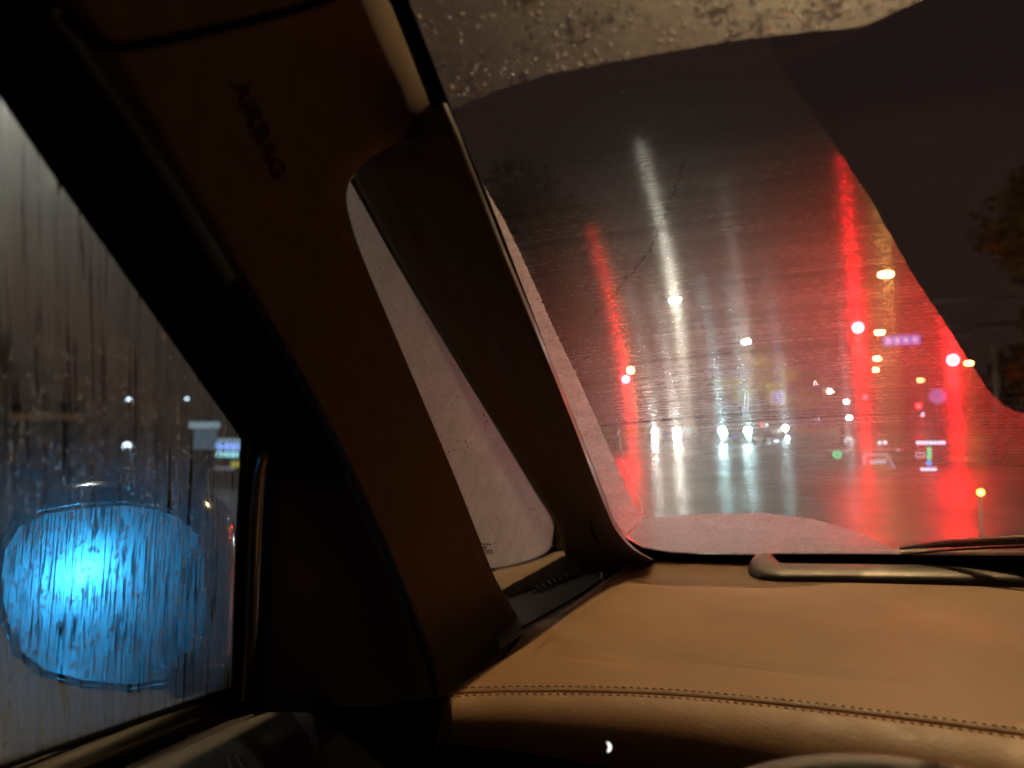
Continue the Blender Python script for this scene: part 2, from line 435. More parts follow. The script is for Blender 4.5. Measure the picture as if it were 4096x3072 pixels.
# pillars -------------------------------------------------------------
PIL = [((-60,-380),(1440,-400)),((60,-220),(1510,-240)),((170,-60),(1585,-60)),((240,40),(1612,20)),((330,170),(1690,210)),((430,320),(1768,410)),((520,450),(1640,540)),((600,570),(1470,640)),((690,700),(1388,760)),((830,920),(1415,930)),((970,1150),(1500,1150)),((1150,1450),(1640,1480)),((1340,1800),(1800,1860)),((1470,2070),(1900,2110)),((1560,2270),(1975,2300)),((1630,2450),(2050,2430)),((1690,2620),(2080,2510)),((1720,2720),(2010,2620)),((1735,2800),(1830,2775))]
pillar = px_loft('rear_pillar', PIL, F_ap, M_SUEDE, car, bulge=.035, nr=90, nc=44, edge=.012, wl=.09, wr=.12)
FP = [((1700,388),(1772,412)),((1560,480),(1800,475)),((1440,570),(1832,550)),((1402,650),(1866,640)),((1418,715),(1896,715)),((1500,870),(1960,880)),((1600,1050),(2016,1020)),((1800,1390),(2148,1340)),((2000,1720),(2278,1660)),((2150,1970),(2378,1920)),((2220,2085),(2428,2045)),((2250,2190),(2464,2120)),((2280,2290),(2530,2195)),((2310,2310),(2610,2240))]
front = px_loft('front_pillar', FP, F_fp, M_SUEDE, car, bulge=.03, nr=80, nc=40, edge=.004, fl=F_fp, frr=F_ws, k_r=.885, wl=.12, wr=.5)
ne = 80; fv = front.data.vertices
grid('pillar_return', [[fv[i*40+39].co.copy(), at(fp_.x+14, fp_.y, F_ws, -.006)] for i, (_, fp_) in enumerate(smooth_rows(FP, 80))], M_FRIT, front)
# dark joint where the lining meets the pillar
seam = catmull([(255,55,0),(330,130,0),(420,182,0),(560,180,0),(800,130,0),(1060,70,0),(1270,10,0),(1420,-50,0)], 40)
tube_obj('lining_joint', [at(p.x, p.y, F_ap, -.0335) for p in seam], .003, M_DARK, pillar)

# quarter window ------------------------------------------------------
QW = [(1395,690),(1380,760),(1412,930),(1490,1150),(1640,1480),(1800,1860),(1900,2110),(1960,2275),(2080,2250),(2160,2220),(2195,2195),(2212,2150),(2205,2085),(2150,1985),(2000,1735),(1800,1400),(1600,1065),(1500,885),(1425,720)]
QG = [(1360,660),(1330,760),(1370,930),(1440,1150),(1590,1480),(1750,1860),(1850,2110),(1920,2330),(2080,2290),(2230,2250),(2260,2150),(2250,2085),(2190,1960),(2040,1700),(1840,1370),(1640,1030),(1530,860),(1450,680)]
V, Fc = cdt(QG, 60); quarter = mesh('quarter_window', [at(v.x, v.y, F_q) for v in V], Fc, pane_mat('quarter_glass', refl=.3), car)
V, Fc = cdt(QG, 40)
M_QMIST = film('mist_quarter', .80, spots_tex(100, .26, .3), rough=.8, trans=.12, tilt=.9, tscale=500)
qm = mesh('quarter_mist', [at(v.x, v.y, F_q)+Vector((-.0015,0,.0004)) for v in V], Fc, M_QMIST, quarter)
if sum(p.normal.x*p.area for p in qm.data.polygons) < 0: qm.data.flip_normals()
qs = [(1405,705),(1500,880),(1600,1060),(1800,1398),(2000,1732),(2150,1985),(2207,2085),(2216,2150),(2196,2200),(2150,2228),(2060,2258),(1955,2280)]
tube_obj('quarter_seal', [at(p.x, p.y, F_q, -.012) for p in catmull([(a+22 if b < 2150 else a+8, b+(0 if b < 2150 else 14), 0) for a, b in qs], 80)], .009, M_FRIT, quarter, 10)
lip = catmull([(1425,700,0),(1530,865,0),(1632,1040,0),(1832,1378,0),(2032,1712,0),(2180,1960,0),(2236,2060,0),(2262,2150,0)], 60)
tube_obj('seal_lip', [at(p.x, p.y, F_fp, -.004) for p in lip], .0035, pbr('grey_lip', (.16,.16,.15), .5), quarter, 8)
rows = [[at(2232,2060,F_q,-.02), at(2246,2062,F_q,-.03)], [at(2224,2140,F_q,-.02), at(2268,2140,F_q,-.04)], [at(2230,2210,F_q,-.02), at(2284,2210,F_q,-.05)], [at(2250,2260,F_q,-.02), at(2286,2260,F_q,-.05)], [at(2276,2300,F_q,-.02), at(2284,2300,F_q,-.05)]]
grid('pillar_cap', rows, pbr('cap_grey', (.13,.135,.13), .5), front)
# tiny etched mark in the glass corner
mk = MB()
for j, (v0, us) in enumerate(((2178, (1922,1934,1946,1957)), (2192, (1932,1940)), (2204, (1938,1950,1962)), (2213, (1944,1953,1964)))):
    for u in us:
        for k in range(3):
            p = at(u+k*2.6, v0-k*1.2+rng.normal(0, 1.2), F_q, -.003); mk.box(p, (.0006, .0011, .0026+.001*rng.random()), 0, .3)
mk.build('etched_mark', M_FRIT, quarter)

# ledge, demister panel ----------------------------------------------
Zv = -.283
rows = []
for s in range(7):
    a = s/6; top = [(1940,2285),(2000,2272),(2060,2262),(2120,2246),(2170,2226),(2205,2208),(2260,2200)]; bot = [(1990,2400),(2040,2380),(2090,2362),(2150,2342),(2210,2322),(2270,2304),(2330,2296)]
    A = at(*top[s], F_q, -.004); B = at(*bot[s], hz(Zv+.004)); rows.append([A, A.lerp(B, .3)+Vector((.004,0,.012)), A.lerp(B, .6)+Vector((.002,0,.012)), B])
grid('window_ledge', rows, pbr('ledge_suede', (.16,.1,.05), .8, noise=.3, nscale=50, bump=.3, bscale=1400), car)
vp = [(1960,2420),(2040,2374),(2120,2346),(2240,2300),(2300,2290),(2380,2300),(2420,2320),(2330,2400),(2200,2470),(2085,2540),(2000,2600)]
V, Fc = cdt(vp, 40); vent = mesh('demister_panel', [at(v.x, v.y, hz(Zv)) for v in V], Fc, M_GREY, car)
sl = [(2112,2358),(2150,2338),(2300,2292),(2318,2300),(2300,2312),(2160,2364),(2130,2372)]
V, Fc = cdt(sl, 30); mesh('slot', [at(v.x, v.y, hz(Zv+.0012)) for v in V], Fc, M_FRIT, vent)
for k in range(7):
    u = 2146+k*22.5; v = 2352-k*8.6
    A, B = at(u-3, v-9, hz(Zv+.003)), at(u+15, v+10-k*.6, hz(Zv+.003))
    tube_obj('slat', [A, A.lerp(B, .5)+Vector((0,0,.002)), B], .0024, M_GREY, vent, 6)
pl = catmull([(2085,2512,0),(2200,2448,0),(2330,2372,0),(2400,2322,0)], 20)
tube_obj('panel_joint', [at(p.x, p.y, hz(Zv+.0012)) for p in pl], .0011, M_DARK, vent, 6)

# dashboard -----------------------------------------------------------
Zd = -.25
seam_px = [(1800,2772),(1900,2766),(2100,2762),(2400,2764),(2700,2776),(3000,2802),(3400,2846),(3800,2896),(4096,2936)]
seam3 = [at(u, v, hz(Zd))-C for u, v in seam_px]+[Vector((.32,.735,Zd)), Vector((.6,.74,Zd)), Vector((.95,.70,Zd)), Vector((1.2,.62,Zd))]
crease_px = [(1800,2772),(1900,2705),(2010,2640),(2130,2570),(2240,2484),(2350,2394),(2450,2312),(2530,2252),(2580,2232)]
crease3 = [at(u, v, hz(Zd))-C for u, v in crease_px]
bx0 = crease3[-1].x
base3 = [Vector((bx0+(1.2-bx0)*k/30, 0, Zd-.004)) for k in range(31)]
for p in base3: p.y = y0(p.x)-(p.z+.262)/.6-.004
base3[0] = crease3[-1].copy()
NU, NV = 90, 60
S0, S1 = catmull(seam3, NU), catmull(base3, NU); Lc = catmull(crease3, NV); Rc = [seam3[-1].lerp(base3[-1], k/(NV-1)) for k in range(NV)]
rows = []
for i in range(NV):
    v = i/(NV-1); row = []
    for j in range(NU):
        u = j/(NU-1)
        p = S0[j]*(1-v)+S1[j]*v+Lc[i]*(1-u)+Rc[i]*u-(S0[0]*(1-u)*(1-v)+S0[-1]*u*(1-v)+S1[0]*(1-u)*v+S1[-1]*u*v)
        p = p+Vector((0, 0, .012*math.sin(math.pi*min(1, v*1.1))*min(1, u*5)*min(1, (1-v)*6)))
        row.append(p+C)
    rows.append(row)
nrm = []
for j in range(NU):
    t_ = (S0[min(j+1, NU-1)]-S0[max(j-1, 0)]).normalized(); nrm.append(Vector((t_.y, -t_.x, 0)))
lead = [[S0[j]+C+nrm[j]*.0012+Vector((0,0,-.004)) for j in range(NU)], [S0[j]+C+nrm[j]*.0003+Vector((0,0,-.0008)) for j in range(NU)]]
dash = grid('dashboard', lead+rows, M_TAN, car)
prof = [(.0022,-.005),(.0027,-.0012),(.0045,-.0002),(.009,-.0004),(.018,-.0022),(.03,-.0075),(.04,-.0155),(.047,-.025),(.051,-.037),(.052,-.05)]
rr = []
for dx, dz in prof:
    row = []
    for j in range(NU):
        k = .62+.95*min(1, max(0, (S0[j].x+.36)/.42))
        k = k if dx > .01 else 1
        row.append(S0[j]+C+nrm[j]*dx*k+Vector((0,0,dz*k)))
    rr.append(row)
# close the left end with a rounded cheek
end = [r[0] for r in rr]
roll = grid('dash_roll', rr, M_TAN, dash, flip=True)
tip = end[4]+Vector((-.022, .02, -.03)); cheek = []
for s in range(8):
    a = s/7
    cheek.append([p+Vector((-.024*math.sin(a*math.pi/2)*(q/9)**.8, .004*a, -.03*a*a*(.3+.7*q/9))) for q, p in enumerate(end)])
grid('dash_cheek', cheek, M_TAN, dash)
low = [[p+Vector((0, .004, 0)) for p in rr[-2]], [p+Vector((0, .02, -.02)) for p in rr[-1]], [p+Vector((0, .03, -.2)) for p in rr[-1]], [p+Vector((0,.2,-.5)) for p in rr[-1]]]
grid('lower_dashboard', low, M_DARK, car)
# skirt from the crease to the demister panel
rows = []
sk = [(1790,2800),(1880,2730),(1985,2660),(2060,2580),(2110,2520),(2250,2440),(2380,2350),(2470,2290),(2560,2240)]
A = catmull([p+C for p in crease3], 50); B = catmull([at(u, v, hz(-.278)) for u, v in sk], 50)
for a, b in zip(A, B): rows.append([a+Vector((.001,0,-.0015)), a.lerp(b, .15)+Vector((0,0,.0015)), a.lerp(b, .5)+Vector((0,0,-.001)), b])
grid('dash_side', rows, M_TAN, dash)
# twin stitching
st = MB()
for off, dz in ((.0085, .0006), (-.0085, .0006)):
    L = catmull([p+C for p in seam3[:10]], 900); acc = 0; i = 0; P = []
    for q in range(1, len(L)-1):
        t_ = (L[q+1]-L[q-1]).normalized(); n_ = Vector((t_.y, -t_.x, 0)); P.append((L[q]+n_*off, t_, n_))
    d = 0; last = None
    for q, t_, n_ in P:
        if last is None or (q-last).length > .0068:
            last = q.copy(); z = dz if off < 0 else -.0003
            a, b = q-t_*.0023+Vector((0,0,z-.0004)), q+t_*.0023+n_*.0006+Vector((0,0,z-.0004)); m = q+Vector((0,0,z+.0007))
            st.path([a, m, b], [.0003, .00065, .0003], 5)
tag(st.build('stitching', M_THREAD, dash, True), kind='stuff')
# vent frame along the windscreen
outer = [(4300,2222),(3600,2213),(3150,2212),(3060,2220),(3010,2238),(2992,2268),(3020,2298),(3090,2314),(3200,2318),(3600,2323),(4300,2334)]
inner = [(4300,2238),(3600,2229),(3180,2225),(3122,2224),(3108,2227),(3113,2242),(3132,2262),(3152,2265),(3250,2266),(3600,2268),(4300,2275)]
def run_on(P, d=.62): return [P[0]+(P[0]-P[1]).normalized()*d]+P+[P[-1]+(P[-1]-P[-2]).normalized()*d]
prs = smooth_rows(list(zip(outer, inner)), 120); O = run_on([at(a.x, a.y, hz(-.243)) for a, _ in prs]); N_ = run_on([at(q.x, q.y, hz(-.243)) for _, q in prs])
rows = []
for a, b in zip(O, N_):
    rows.append([a+Vector((0,0,-.008))]+[a.lerp(b, s/8)+Vector((0,0,.012*math.sin(math.pi*s/8)**.6)) for s in range(9)]+[b+Vector((0,0,-.012))])
vf = grid('vent_frame', rows, M_SATIN, car)
grid('vent_slot', [[N_[i]+Vector((0,0,-.0075)), N_[len(N_)-1-i]+Vector((0,0,-.0075))] for i in range(len(N_)//2)], M_FRIT, vf)

# door ----------------------------------------------------------------
def line3(px, z, back=.5, fwd=0):
    P = [at(u, v, hz(z)) for u, v in px]; d = (P[0]-P[1]).normalized(); P = [P[0]+d*back]+P
    if fwd: P.append(P[-1]+(P[-1]-P[-2]).normalized()*fwd)
    return catmull(P, 24)
la = line3([(0,3062),(300,2957),(600,2853),(940,2740)], -.262)
lb = line3([(60,3072),(330,2968),(620,2866),(960,2752)], -.266)
lb2 = line3([(80,3082),(350,2976),(640,2872),(1000,2752)], -.268)
lc = line3([(240,3072),(500,2962),(770,2855),(1060,2770)], -.272)
ld = line3([(320,3072),(540,2978),(790,2872)], -.277)
le = line3([(490,3072),(650,3000),(810,2926),(1000,2850)], -.286)
le2 = line3([(545,3072),(700,3002),(830,2944),(1020,2862)], -.283)
door = mesh('door_top', *(lambda r: ([v for x in r for v in x], grid_faces(len(r), len(r[0]))))([lb2, [a.lerp(b, .3)+Vector((0,0,.003)) for a, b in zip(lb2, lc)], [a.lerp(b, .75)+Vector((0,0,.003)) for a, b in zip(lb2, lc)], lc, [p+Vector((.004,0,-.03)) for p in lc]]), pbr('door_vinyl', (.052,.05,.046), .6, noise=.35, nscale=40, bump=.25, bscale=1300), car)
tube_obj('window_seal', la, .0042, M_SEAL, door)
tube_obj('seal_groove', [a+Vector((0,0,-.001)) for a in lb], .0026, M_FRIT, door)
tube_obj('rail', ld, .0022, pbr('rail_vinyl', (.22,.19,.14), .5), door)
grid('slot_floor', [[p+Vector((-.02,0,-.035)) for p in lc], [p+Vector((.0,0,-.04)) for p in le]], M_FRIT, door)
grid('slot_edge', [[p+Vector((0,0,-.03)) for p in le], le, le2], bpy.data.materials['door_vinyl'], door)
for u, v in ((505,3046),(590,3008),(668,2972),(742,2940),(862,2884)):
    a = at(u-10, v-6, hz(-.2875)); b = at(u+16, v+10, hz(-.2865)); tube_obj('slot_rib', [a, b], .0015, bpy.data.materials['door_vinyl'], door, 6)
lp = line3([(545,3074),(700,3004),(830,2946),(1020,2864),(1180,2830)], -.2832)
rows = [lp]
for k in range(1, 8):
    a = k/7; rows.append([p+Vector((.16*a, 0, -.012*a-.05*a*a)) for p in lp])
panel = grid('door_panel', rows, pbr('door_panel_vinyl', (.05,.048,.045), .62, noise=.3, nscale=25, bump=.3, bscale=1300), car)
for pts in ([(938,2932),(980,2980),(1010,3030),(1035,3072)],[(880,2945),(925,2975),(962,3020),(990,3080)],[(966,2945),(1000,2985),(1025,3020)]):
    L = catmull([(p[0]-60, p[1]+6, 0) for p in pts], 24)
    tube_obj('scuff', [at(p.x, p.y, hz(-.2900)) for p in L], [.0004+.0007*abs(math.sin(i*1.7)) for i in range(24)], pbr('scuff_pale', (.3,.28,.24), .8) if 'scuff_pale' not in bpy.data.materials else bpy.data.materials['scuff_pale'], panel, 5)
FR = [((-420,-215),(-20,-380)),((-240,45),(100,-200)),((-80,275),(270,-40)),((0,392),(370,80)),((200,682),(540,320)),((400,962),(765,680)),((600,1242),(980,1080)),((800,1526),(1190,1420)),((965,1760),(1340,1750)),((1040,1900),(1420,1900))]
frame = px_loft('door_frame', FR, F_fr, M_BLACK, car, bulge=.02, nr=40, nc=12, power=.6)
PO = [((962,1750),(1120,1640)),((955,1900),(1062,1800)),((942,2150),(1046,2050)),((930,2500),(1028,2400)),((924,2740),(1010,2740)),((920,2800),(1004,2830))]
post = px_loft('door_post', PO, F_fr, M_FRIT, frame, bulge=.012, nr=30, nc=10, edge=.0)
stp = catmull([(1056,1802,0),(1036,1880,0),(1022,2000,0),(1010,2200,0),(1000,2500,0),(985,2790,0)], 30)
tube_obj('bright_strip', [at(p.x, p.y, F_fr, -.018) for p in stp], .0052, M_CHROME, frame, 10)
SP_ = [((1150,1600),(1330,1700)),((1085,1740),(1400,1830)),((1052,2000),(1520,2100)),((1034,2400),(1640,2420)),((1010,2740),(1720,2660)),((1004,2800),(1760,2800)),((1000,2850),(1790,2850))]
px_loft('sail_panel', SP_, side(-.50, .1), M_DKGREY, car, bulge=.012, nr=40, nc=24, power=.5, edge=.01)
lf = [at(u, v, hz(-.292)) for u, v in ((860,2900),(1010,2800),(1250,2830),(1500,2825),(1720,2790),(1860,2800))]
rows = [lf, [p+Vector((.02,-.03,-.015)) for p in lf], [p+Vector((.05,-.12,-.09)) for p in lf], [p+Vector((.1,-.3,-.3)) for p in lf]]
grid('door_front', rows, M_DARK, car)

# side window ---------------------------------------------------------
SG = [(-420,-200),(0,370),(200,660),(400,942),(600,1222),(800,1506),(985,1770),(975,1950),(965,2150),(955,2500),(945,2745),(600,2860),(300,2962),(0,3066),(-500,3240)]
V, Fc = cdt(SG, 60); sidew = mesh('side_window', [at(v.x, v.y, F_side) for v in V], Fc, pane_mat('side_glass', (.8,.83,.82), .5), car)
def drip_tex(t, w):
    co = t.n('TexCoord'); v0_ = co.outputs['Object']             # runs lean a little with the airflow
    v = t.n('CombineXYZ', {1: t.vmath('DOT_PRODUCT', v0_, (0, 1, .19)).outputs['Value'], 2: t.vmath('DOT_PRODUCT', v0_, (0, 0, 1)).outputs['Value']}).outputs[0]
    mp = t.n('Mapping', {'Vector': v, 'Scale': (1, 170.0, 5.0)}); n1 = t.n('TexNoise', {'Vector': mp.outputs[0], 'Scale': 1.0, 'Detail': 5.0, 'Roughness': .65})
    mp = t.n('Mapping', {'Vector': v, 'Scale': (1, 420.0, 40.0)}); n2 = t.n('TexNoise', {'Vector': mp.outputs[0], 'Scale': 1.0, 'Detail': 4.0})
    mp = t.n('Mapping', {'Vector': v, 'Scale': (1, 210.0, 9.0), 'Location': (0, 4, 2)}); n3 = t.n('TexNoise', {'Vector': mp.outputs[0], 'Scale': 1.0, 'Detail': 3.0})
    a = t.n('MapRange', {0: n1.outputs[0], 1: .34, 2: .60, 3: .72, 4: 1.1}); b = t.n('MapRange', {0: n2.outputs[0], 1: .3, 2: .6, 3: .92, 4: 1.04})
    c = t.n('MapRange', {0: n3.outputs[0], 1: .36, 2: .42, 3: .06, 4: 1.0})
    return t.math('MULTIPLY', t.math('MULTIPLY', c, t.math('MULTIPLY', a, b)), w, clamp=True)
V, Fc = cdt(SG, 45)
M_SMIST = film('mist_side', .33, drip_tex, rough=.70, trans=.04, tilt=.5, tscale=700)
sm = mesh('side_mist', [at(v.x, v.y, F_side)+Vector((-.0015,0,.0004)) for v in V], Fc, M_SMIST, sidew)
if sum(p.normal.x*p.area for p in sm.data.polygons) < 0: sm.data.flip_normals()

# lettering on the pillar --------------------------------------------
def text_obj(name, s, size, mat, parent, p, xdir, nrm_, ext=.0006):
    cu = bpy.data.curves.new(name, 'FONT'); cu.body = s; cu.size = size; cu.align_x = 'CENTER'; cu.align_y = 'CENTER'; cu.extrude = ext
    o = bpy.data.objects.new(name, cu); COL.objects.link(o); dg = bpy.context.evaluated_depsgraph_get()
    me = bpy.data.meshes.new_from_object(o.evaluated_get(dg)); bpy.data.objects.remove(o)
    o = bpy.data.objects.new(name, me); COL.objects.link(o); me.materials.append(mat); o.parent = parent
    x = xdir.normalized(); z = (nrm_-x*nrm_.dot(x)).normalized(); y = z.cross(x)
    o.matrix_world = Matrix(((x.x,y.x,z.x,p.x),(x.y,y.y,z.y,p.y),(x.z,y.z,z.z,p.z),(0,0,0,1)))
    return o
def on_obj(o, u, v):
    from mathutils.bvhtree import BVHTree
    bm = bmesh.new(); bm.from_mesh(o.data); t = BVHTree.FromBMesh(bm); r = t.ray_cast(C, ray(u, v).normalized()); bm.free(); return r
h0, h1, hm = on_obj(pillar, 985, 410), on_obj(pillar, 1088, 640), on_obj(pillar, 1036, 525)
nv = hm[1] if hm[1].dot(ray(1036, 525)) < 0 else -hm[1]
text_obj('airbag_lettering', 'AIRBAG', .018, pbr('lettering_brown', (.07,.045,.027), .9, spec=.1), pillar, hm[0]+nv*.0008, h1[0]-h0[0], nv)

# steering wheel, instrument light -----------------------------------
tp = C+ray(3760, 3148)*.44
ax = Vector((0, -.42, .9)).normalized()                      # column axis
dn = Vector((0, -.9, -.42)).normalized()
cen = tp+dn*.19; rim = []
for k in range(73):
    a = 2*math.pi*k/72; rim.append(cen-dn*(.19*math.cos(a))+Vector((1,0,0))*(.19*math.sin(a)))
wheel = tube_obj('steering_wheel', rim, .0145, pbr('wheel_leather', (.09,.07,.06), .42, bump=.3, bscale=900), car, 14)
sp = MB()
for q in (Vector((1,0,0)), Vector((-1,0,0)), dn): sp.path([cen-ax*.03, cen+q*.1-ax*.02, cen+q*.18], [.03,.02,.012], 8)
sp.build('wheel_spoke', M_DARK, wheel, True)
cr = [at(u, v, lambda p: p.y-.5) for u, v in ((2428,2968),(2437,2978),(2440,2990),(2437,3000),(2431,3008))]
tube_obj('gauge_light', catmull(cr, 12), [.0002+.0010*math.sin(math.pi*(i+.5)/12) for i in range(12)], glow('gauge_white', (1,1,1), 1.6), car, 6)

# shell that keeps light out -----------------------------------------
sh = MB()
sh.box((XC, -1.2, EYE-1.0), (1.95, 4.6, .06)); sh.box((XC, -2.6, EYE-.3), (1.95, .06, 1.5))
sh.box((-.62, -1.15, EYE-.62), (.05, 2.9, .66)); sh.box((1.42, -.4, EYE-.62), (.05, 4.0, .7)); sh.box((XC, 1.55, EYE-.62), (1.95, .05, .66))
sh.box((-.60, -1.5, EYE-.1), (.05, 2.1, 1.1)); sh.box((-.60, .95, EYE-.62), (.05, 1.25, .62))
sh.build('body_shell', M_DARK, car)
rf = [[Vector((x, yy, z))+C for x in (-.52, -.3, 0, XC, .9, 1.3)] for yy, z in ((y0(XC)-(ZTOP+.262)/.6+.02, ZTOP-.004), (0, .43), (-.6, .45), (-2.6, .4))]
grid('roof_lining', rf, pbr('roof_cloth', (.2,.17,.14), .9), car)
sp_ = MB(); sp_.box((-.46, -.5, EYE+.40), (.16, 1.5, .08)); sp_.build('roof_rail', M_DARK, car)

# ================================================================== the street
def road_mat():
    t = NT('wet_asphalt'); co = t.n('TexCoord'); v = co.outputs['Object']
    n1 = t.n('TexNoise', {'Vector': v, 'Scale': .25, 'Detail': 6.0, 'Roughness': .6})
    n2 = t.n('TexNoise', {'Vector': v, 'Scale': 45.0, 'Detail': 4.0})
    n3 = t.n('TexNoise', {'Vector': v, 'Scale': 3.0, 'Detail': 4.0})
    c = t.ramp(n2, [(.3, (.02,.02,.021)), (.75, (.055,.054,.053))])
    r = t.n('MapRange', {0: n1.outputs[0], 1: .35, 2: .65, 3: .26, 4: .5})
    h = t.math('ADD', t.math('MULTIPLY', n2, .35), n3)
    bp = t.n('Bump', {'Height': h.outputs[0], 'Strength': .35, 'Distance': .012})
    b = t.n('BsdfPrincipled', {'Base Color': c.outputs[0], 'Roughness': r.outputs[0], 'Normal': bp.outputs[0]})
    b.inputs['Specular IOR Level'].default_value = .9
    return t.done(b)
def sheet(name, x0, y0_, x1, y1, z, mat, kind='structure', thick=0):
    m = MB()
    if thick: m.box(((x0+x1)/2, (y0_+y1)/2, z-thick/2), (x1-x0, y1-y0_, thick))
    else: m.add([(x0,y0_,z),(x1,y0_,z),(x1,y1,z),(x0,y1,z)], [(0,1,2,3)])
    return tag(m.build(name, mat), kind=kind)
M_ROAD = road_mat()
sheet('road', -400, -150, 400, 1500, 0, M_ROAD)
M_PAVE = pbr('wet_paving', (.12,.115,.11), .35, noise=.3, nscale=3)
sheet('pavement', -60, 30, -14.6, 400, .13, M_PAVE, thick=.13)
sheet('pavement', 11.5, 30, 60, 400, .13, M_PAVE, thick=.13)
sheet('pavement', -11.6, 62, -6.4, 150, .13, M_PAVE, thick=.13)
M_LINE = pbr('road_paint', (.62,.62,.6), .4, noise=.25, nscale=12)
def line_mark(x0, y0_, x1, y1): return sheet('lane_marking', x0, y0_, x1, y1, .004, M_LINE)
line_mark(-1.6, 6.4, 8.6, 6.8)
for xx in (-1.7, 1.75, 5.2): line_mark(xx, 1.5, xx+.15, 6.2)
for xx in (-4.2, 1.75, 5.2):
    for k in range(7): line_mark(xx, 32+k*12, xx+.15, 38+k*12)
for k in range(9): line_mark(-12+k*2.4, 27.0, -12+k*2.4+.9, 30.5)

M_POLE = pbr('galvanised', (.3,.3,.31), .4, metal=.6, noise=.2, nscale=8)
M_DKMETAL = pbr('dark_metal', (.03,.03,.032), .5, metal=.3)
M_SIG = pbr('signal_black', (.02,.02,.02), .5)
GL = {'lampm': glow('lamp_mid', (1, .95, .8), 200), 'red': glow('red_lens', (1, .008, .012), 900), 'lampw': glow('lamp_white', (1, .93, .72), 560), 'lampy': glow('lamp_yellow', (1, .72, .22), 80),
      'near': glow('lamp_near', (1, .66, .32), 10000), 'nearw': glow('lamp_near_white', (1, .95, .82), 300), 'far': glow('lamp_far', (1, .9, .75), 160),
      'hl_warm': glow('headlight_warm', (1, .97, .86), 380), 'hl_cold': glow('headlight_cold', (.62, 1, 1), 460), 'drl': glow('drl_cold', (.35, .85, 1), 14),
      'blue': glow('led_blue', (.04, .46, 1), 290), 'amber': glow('marker_amber', (1, .5, .15), 30), 'amber2': glow('lamp_orange', (1, .45, .1), 90), 'redsm': glow('red_small', (1, .004, .006), 200), 'cool': glow('cool_point', (.6,.7,1), 60)}
DEAD = {'a': pbr('dead_amber', (.1,.05,.01), .3), 'g': pbr('dead_green', (.01,.05,.04), .3)}
def street_lamp(x, y, z, arm, mat, label, group=None, sz=(.62, .26), beam=0):
    """pole, curved arm and a flat head whose lens looks down the road"""
    t = tag(empty('street_lamp', (x, y, 0)), label, 'street lamp', group)
    MB().cyl((-arm, 0, 0), (-arm, 0, z-.6), .11, .07).build('pole', M_DKMETAL, t, True)
    MB().path([(-arm, 0, z-.65), (-arm*.8, 0, z-.1), (-arm*.3, 0, z+.1), (0, 0, z+.1)], .045).build('arm', M_DKMETAL, t, True)
    MB().box((0, 0, z+.1), (sz[0]+.2, .34, .1)).build('head', M_DKMETAL, t, bevel=.03)
    m = MB(); a, b = sz
    for i in range(1, 6):
        for k in range(10):
            ph, th = math.pi*i/6, 2*math.pi*k/10; m.v.append((a/2*math.sin(ph)*math.cos(th), b/2*math.sin(ph)*math.sin(th)-.02, z-.04+.11*math.cos(ph)))
    for i in range(4):
        for k in range(10): m.f.append((i*10+k, i*10+(k+1) % 10, (i+1)*10+(k+1) % 10, (i+1)*10+k))
    m.f += [tuple(range(10)), tuple(range(40, 50))[::-1]]; m.build('lens', mat, t, True)
    if beam:                                                # optics that throw light down on the street
        l = bpy.data.lights.new('lamp_beam', 'SPOT'); l.energy = beam; l.spot_size = R(150); l.spot_blend = .4; l.color = (1, .86, .5); l.shadow_soft_size = .15
        o = bpy.data.objects.new('lamp_beam', l); COL.objects.link(o); o.location = (0, -.3, z-.25); o.parent = t
    return t
def px_lamp(u, v, y, arm, mat, label, group=None, sz=(.62, .26), beam=0):
    p = far(u, v, y); return street_lamp(p.x, p.y, p.z, arm, mat, label, group, sz, beam)
la_ = ['%s white street lamp of the row along the left kerb, counting from the junction' % k for k in ('second', 'third', 'fourth', 'fifth', 'sixth')]
px_lamp(2700, 1200, 49, -1.6, GL['lampw'], 'brightest white street lamp, high over the oncoming cars, first of its row', 'left row of street lamps', (.62, .3))
for u, v, y in ((2985,1365,73),(3135,1455,101),(3262,1530,147),(3320,1565,186),(3385,1607,275)):
    px_lamp(u, v, y, -1.6, GL['lampm'] if y < 80 else GL['far'], la_.pop(0), 'left row of street lamps', (.55+.0015*y, .25+.0012*y), 7000 if y < 150 else 0)
px_lamp(3543, 1095, 40, 2.2, glow('lamp_gold', (1,.66,.16), 100), 'bright yellow street lamp, highest of the row above the blue road sign', 'yellow street lamps', (.66, .3))
for u, v, y in ((3518,1327,66),(3508,1433,92),(3503,1478,112)):
    px_lamp(u, v, y, 2.2, GL['lampy'], '%s yellow street lamp of the row ahead, counting down from the highest' % {66: 'second', 92: 'third', 112: 'fourth'}[y], 'yellow street lamps', (.62, .26) if y < 95 else (.55, .2))
px_lamp(3875, 1452, 99, 2.0, GL['amber2'], 'orange street lamp beside the right-hand traffic light', 'orange street lamps', (.8, .5))
px_lamp(3682, 1520, 120, 2.0, GL['amber'], 'faint orange street lamp under the blue road sign', 'orange street lamps', (.8, .4))
street_lamp(.75, 8.2, 10.2, -5.5, GL['near'], 'warm street lamp over the stopped car, lighting its dashboard', None, (.26, .16))
street_lamp(-12, 5.1, 7.5, -1.6, GL['nearw'], 'white street lamp beside the car, glowing through the wet door window', None, (.7, .34))

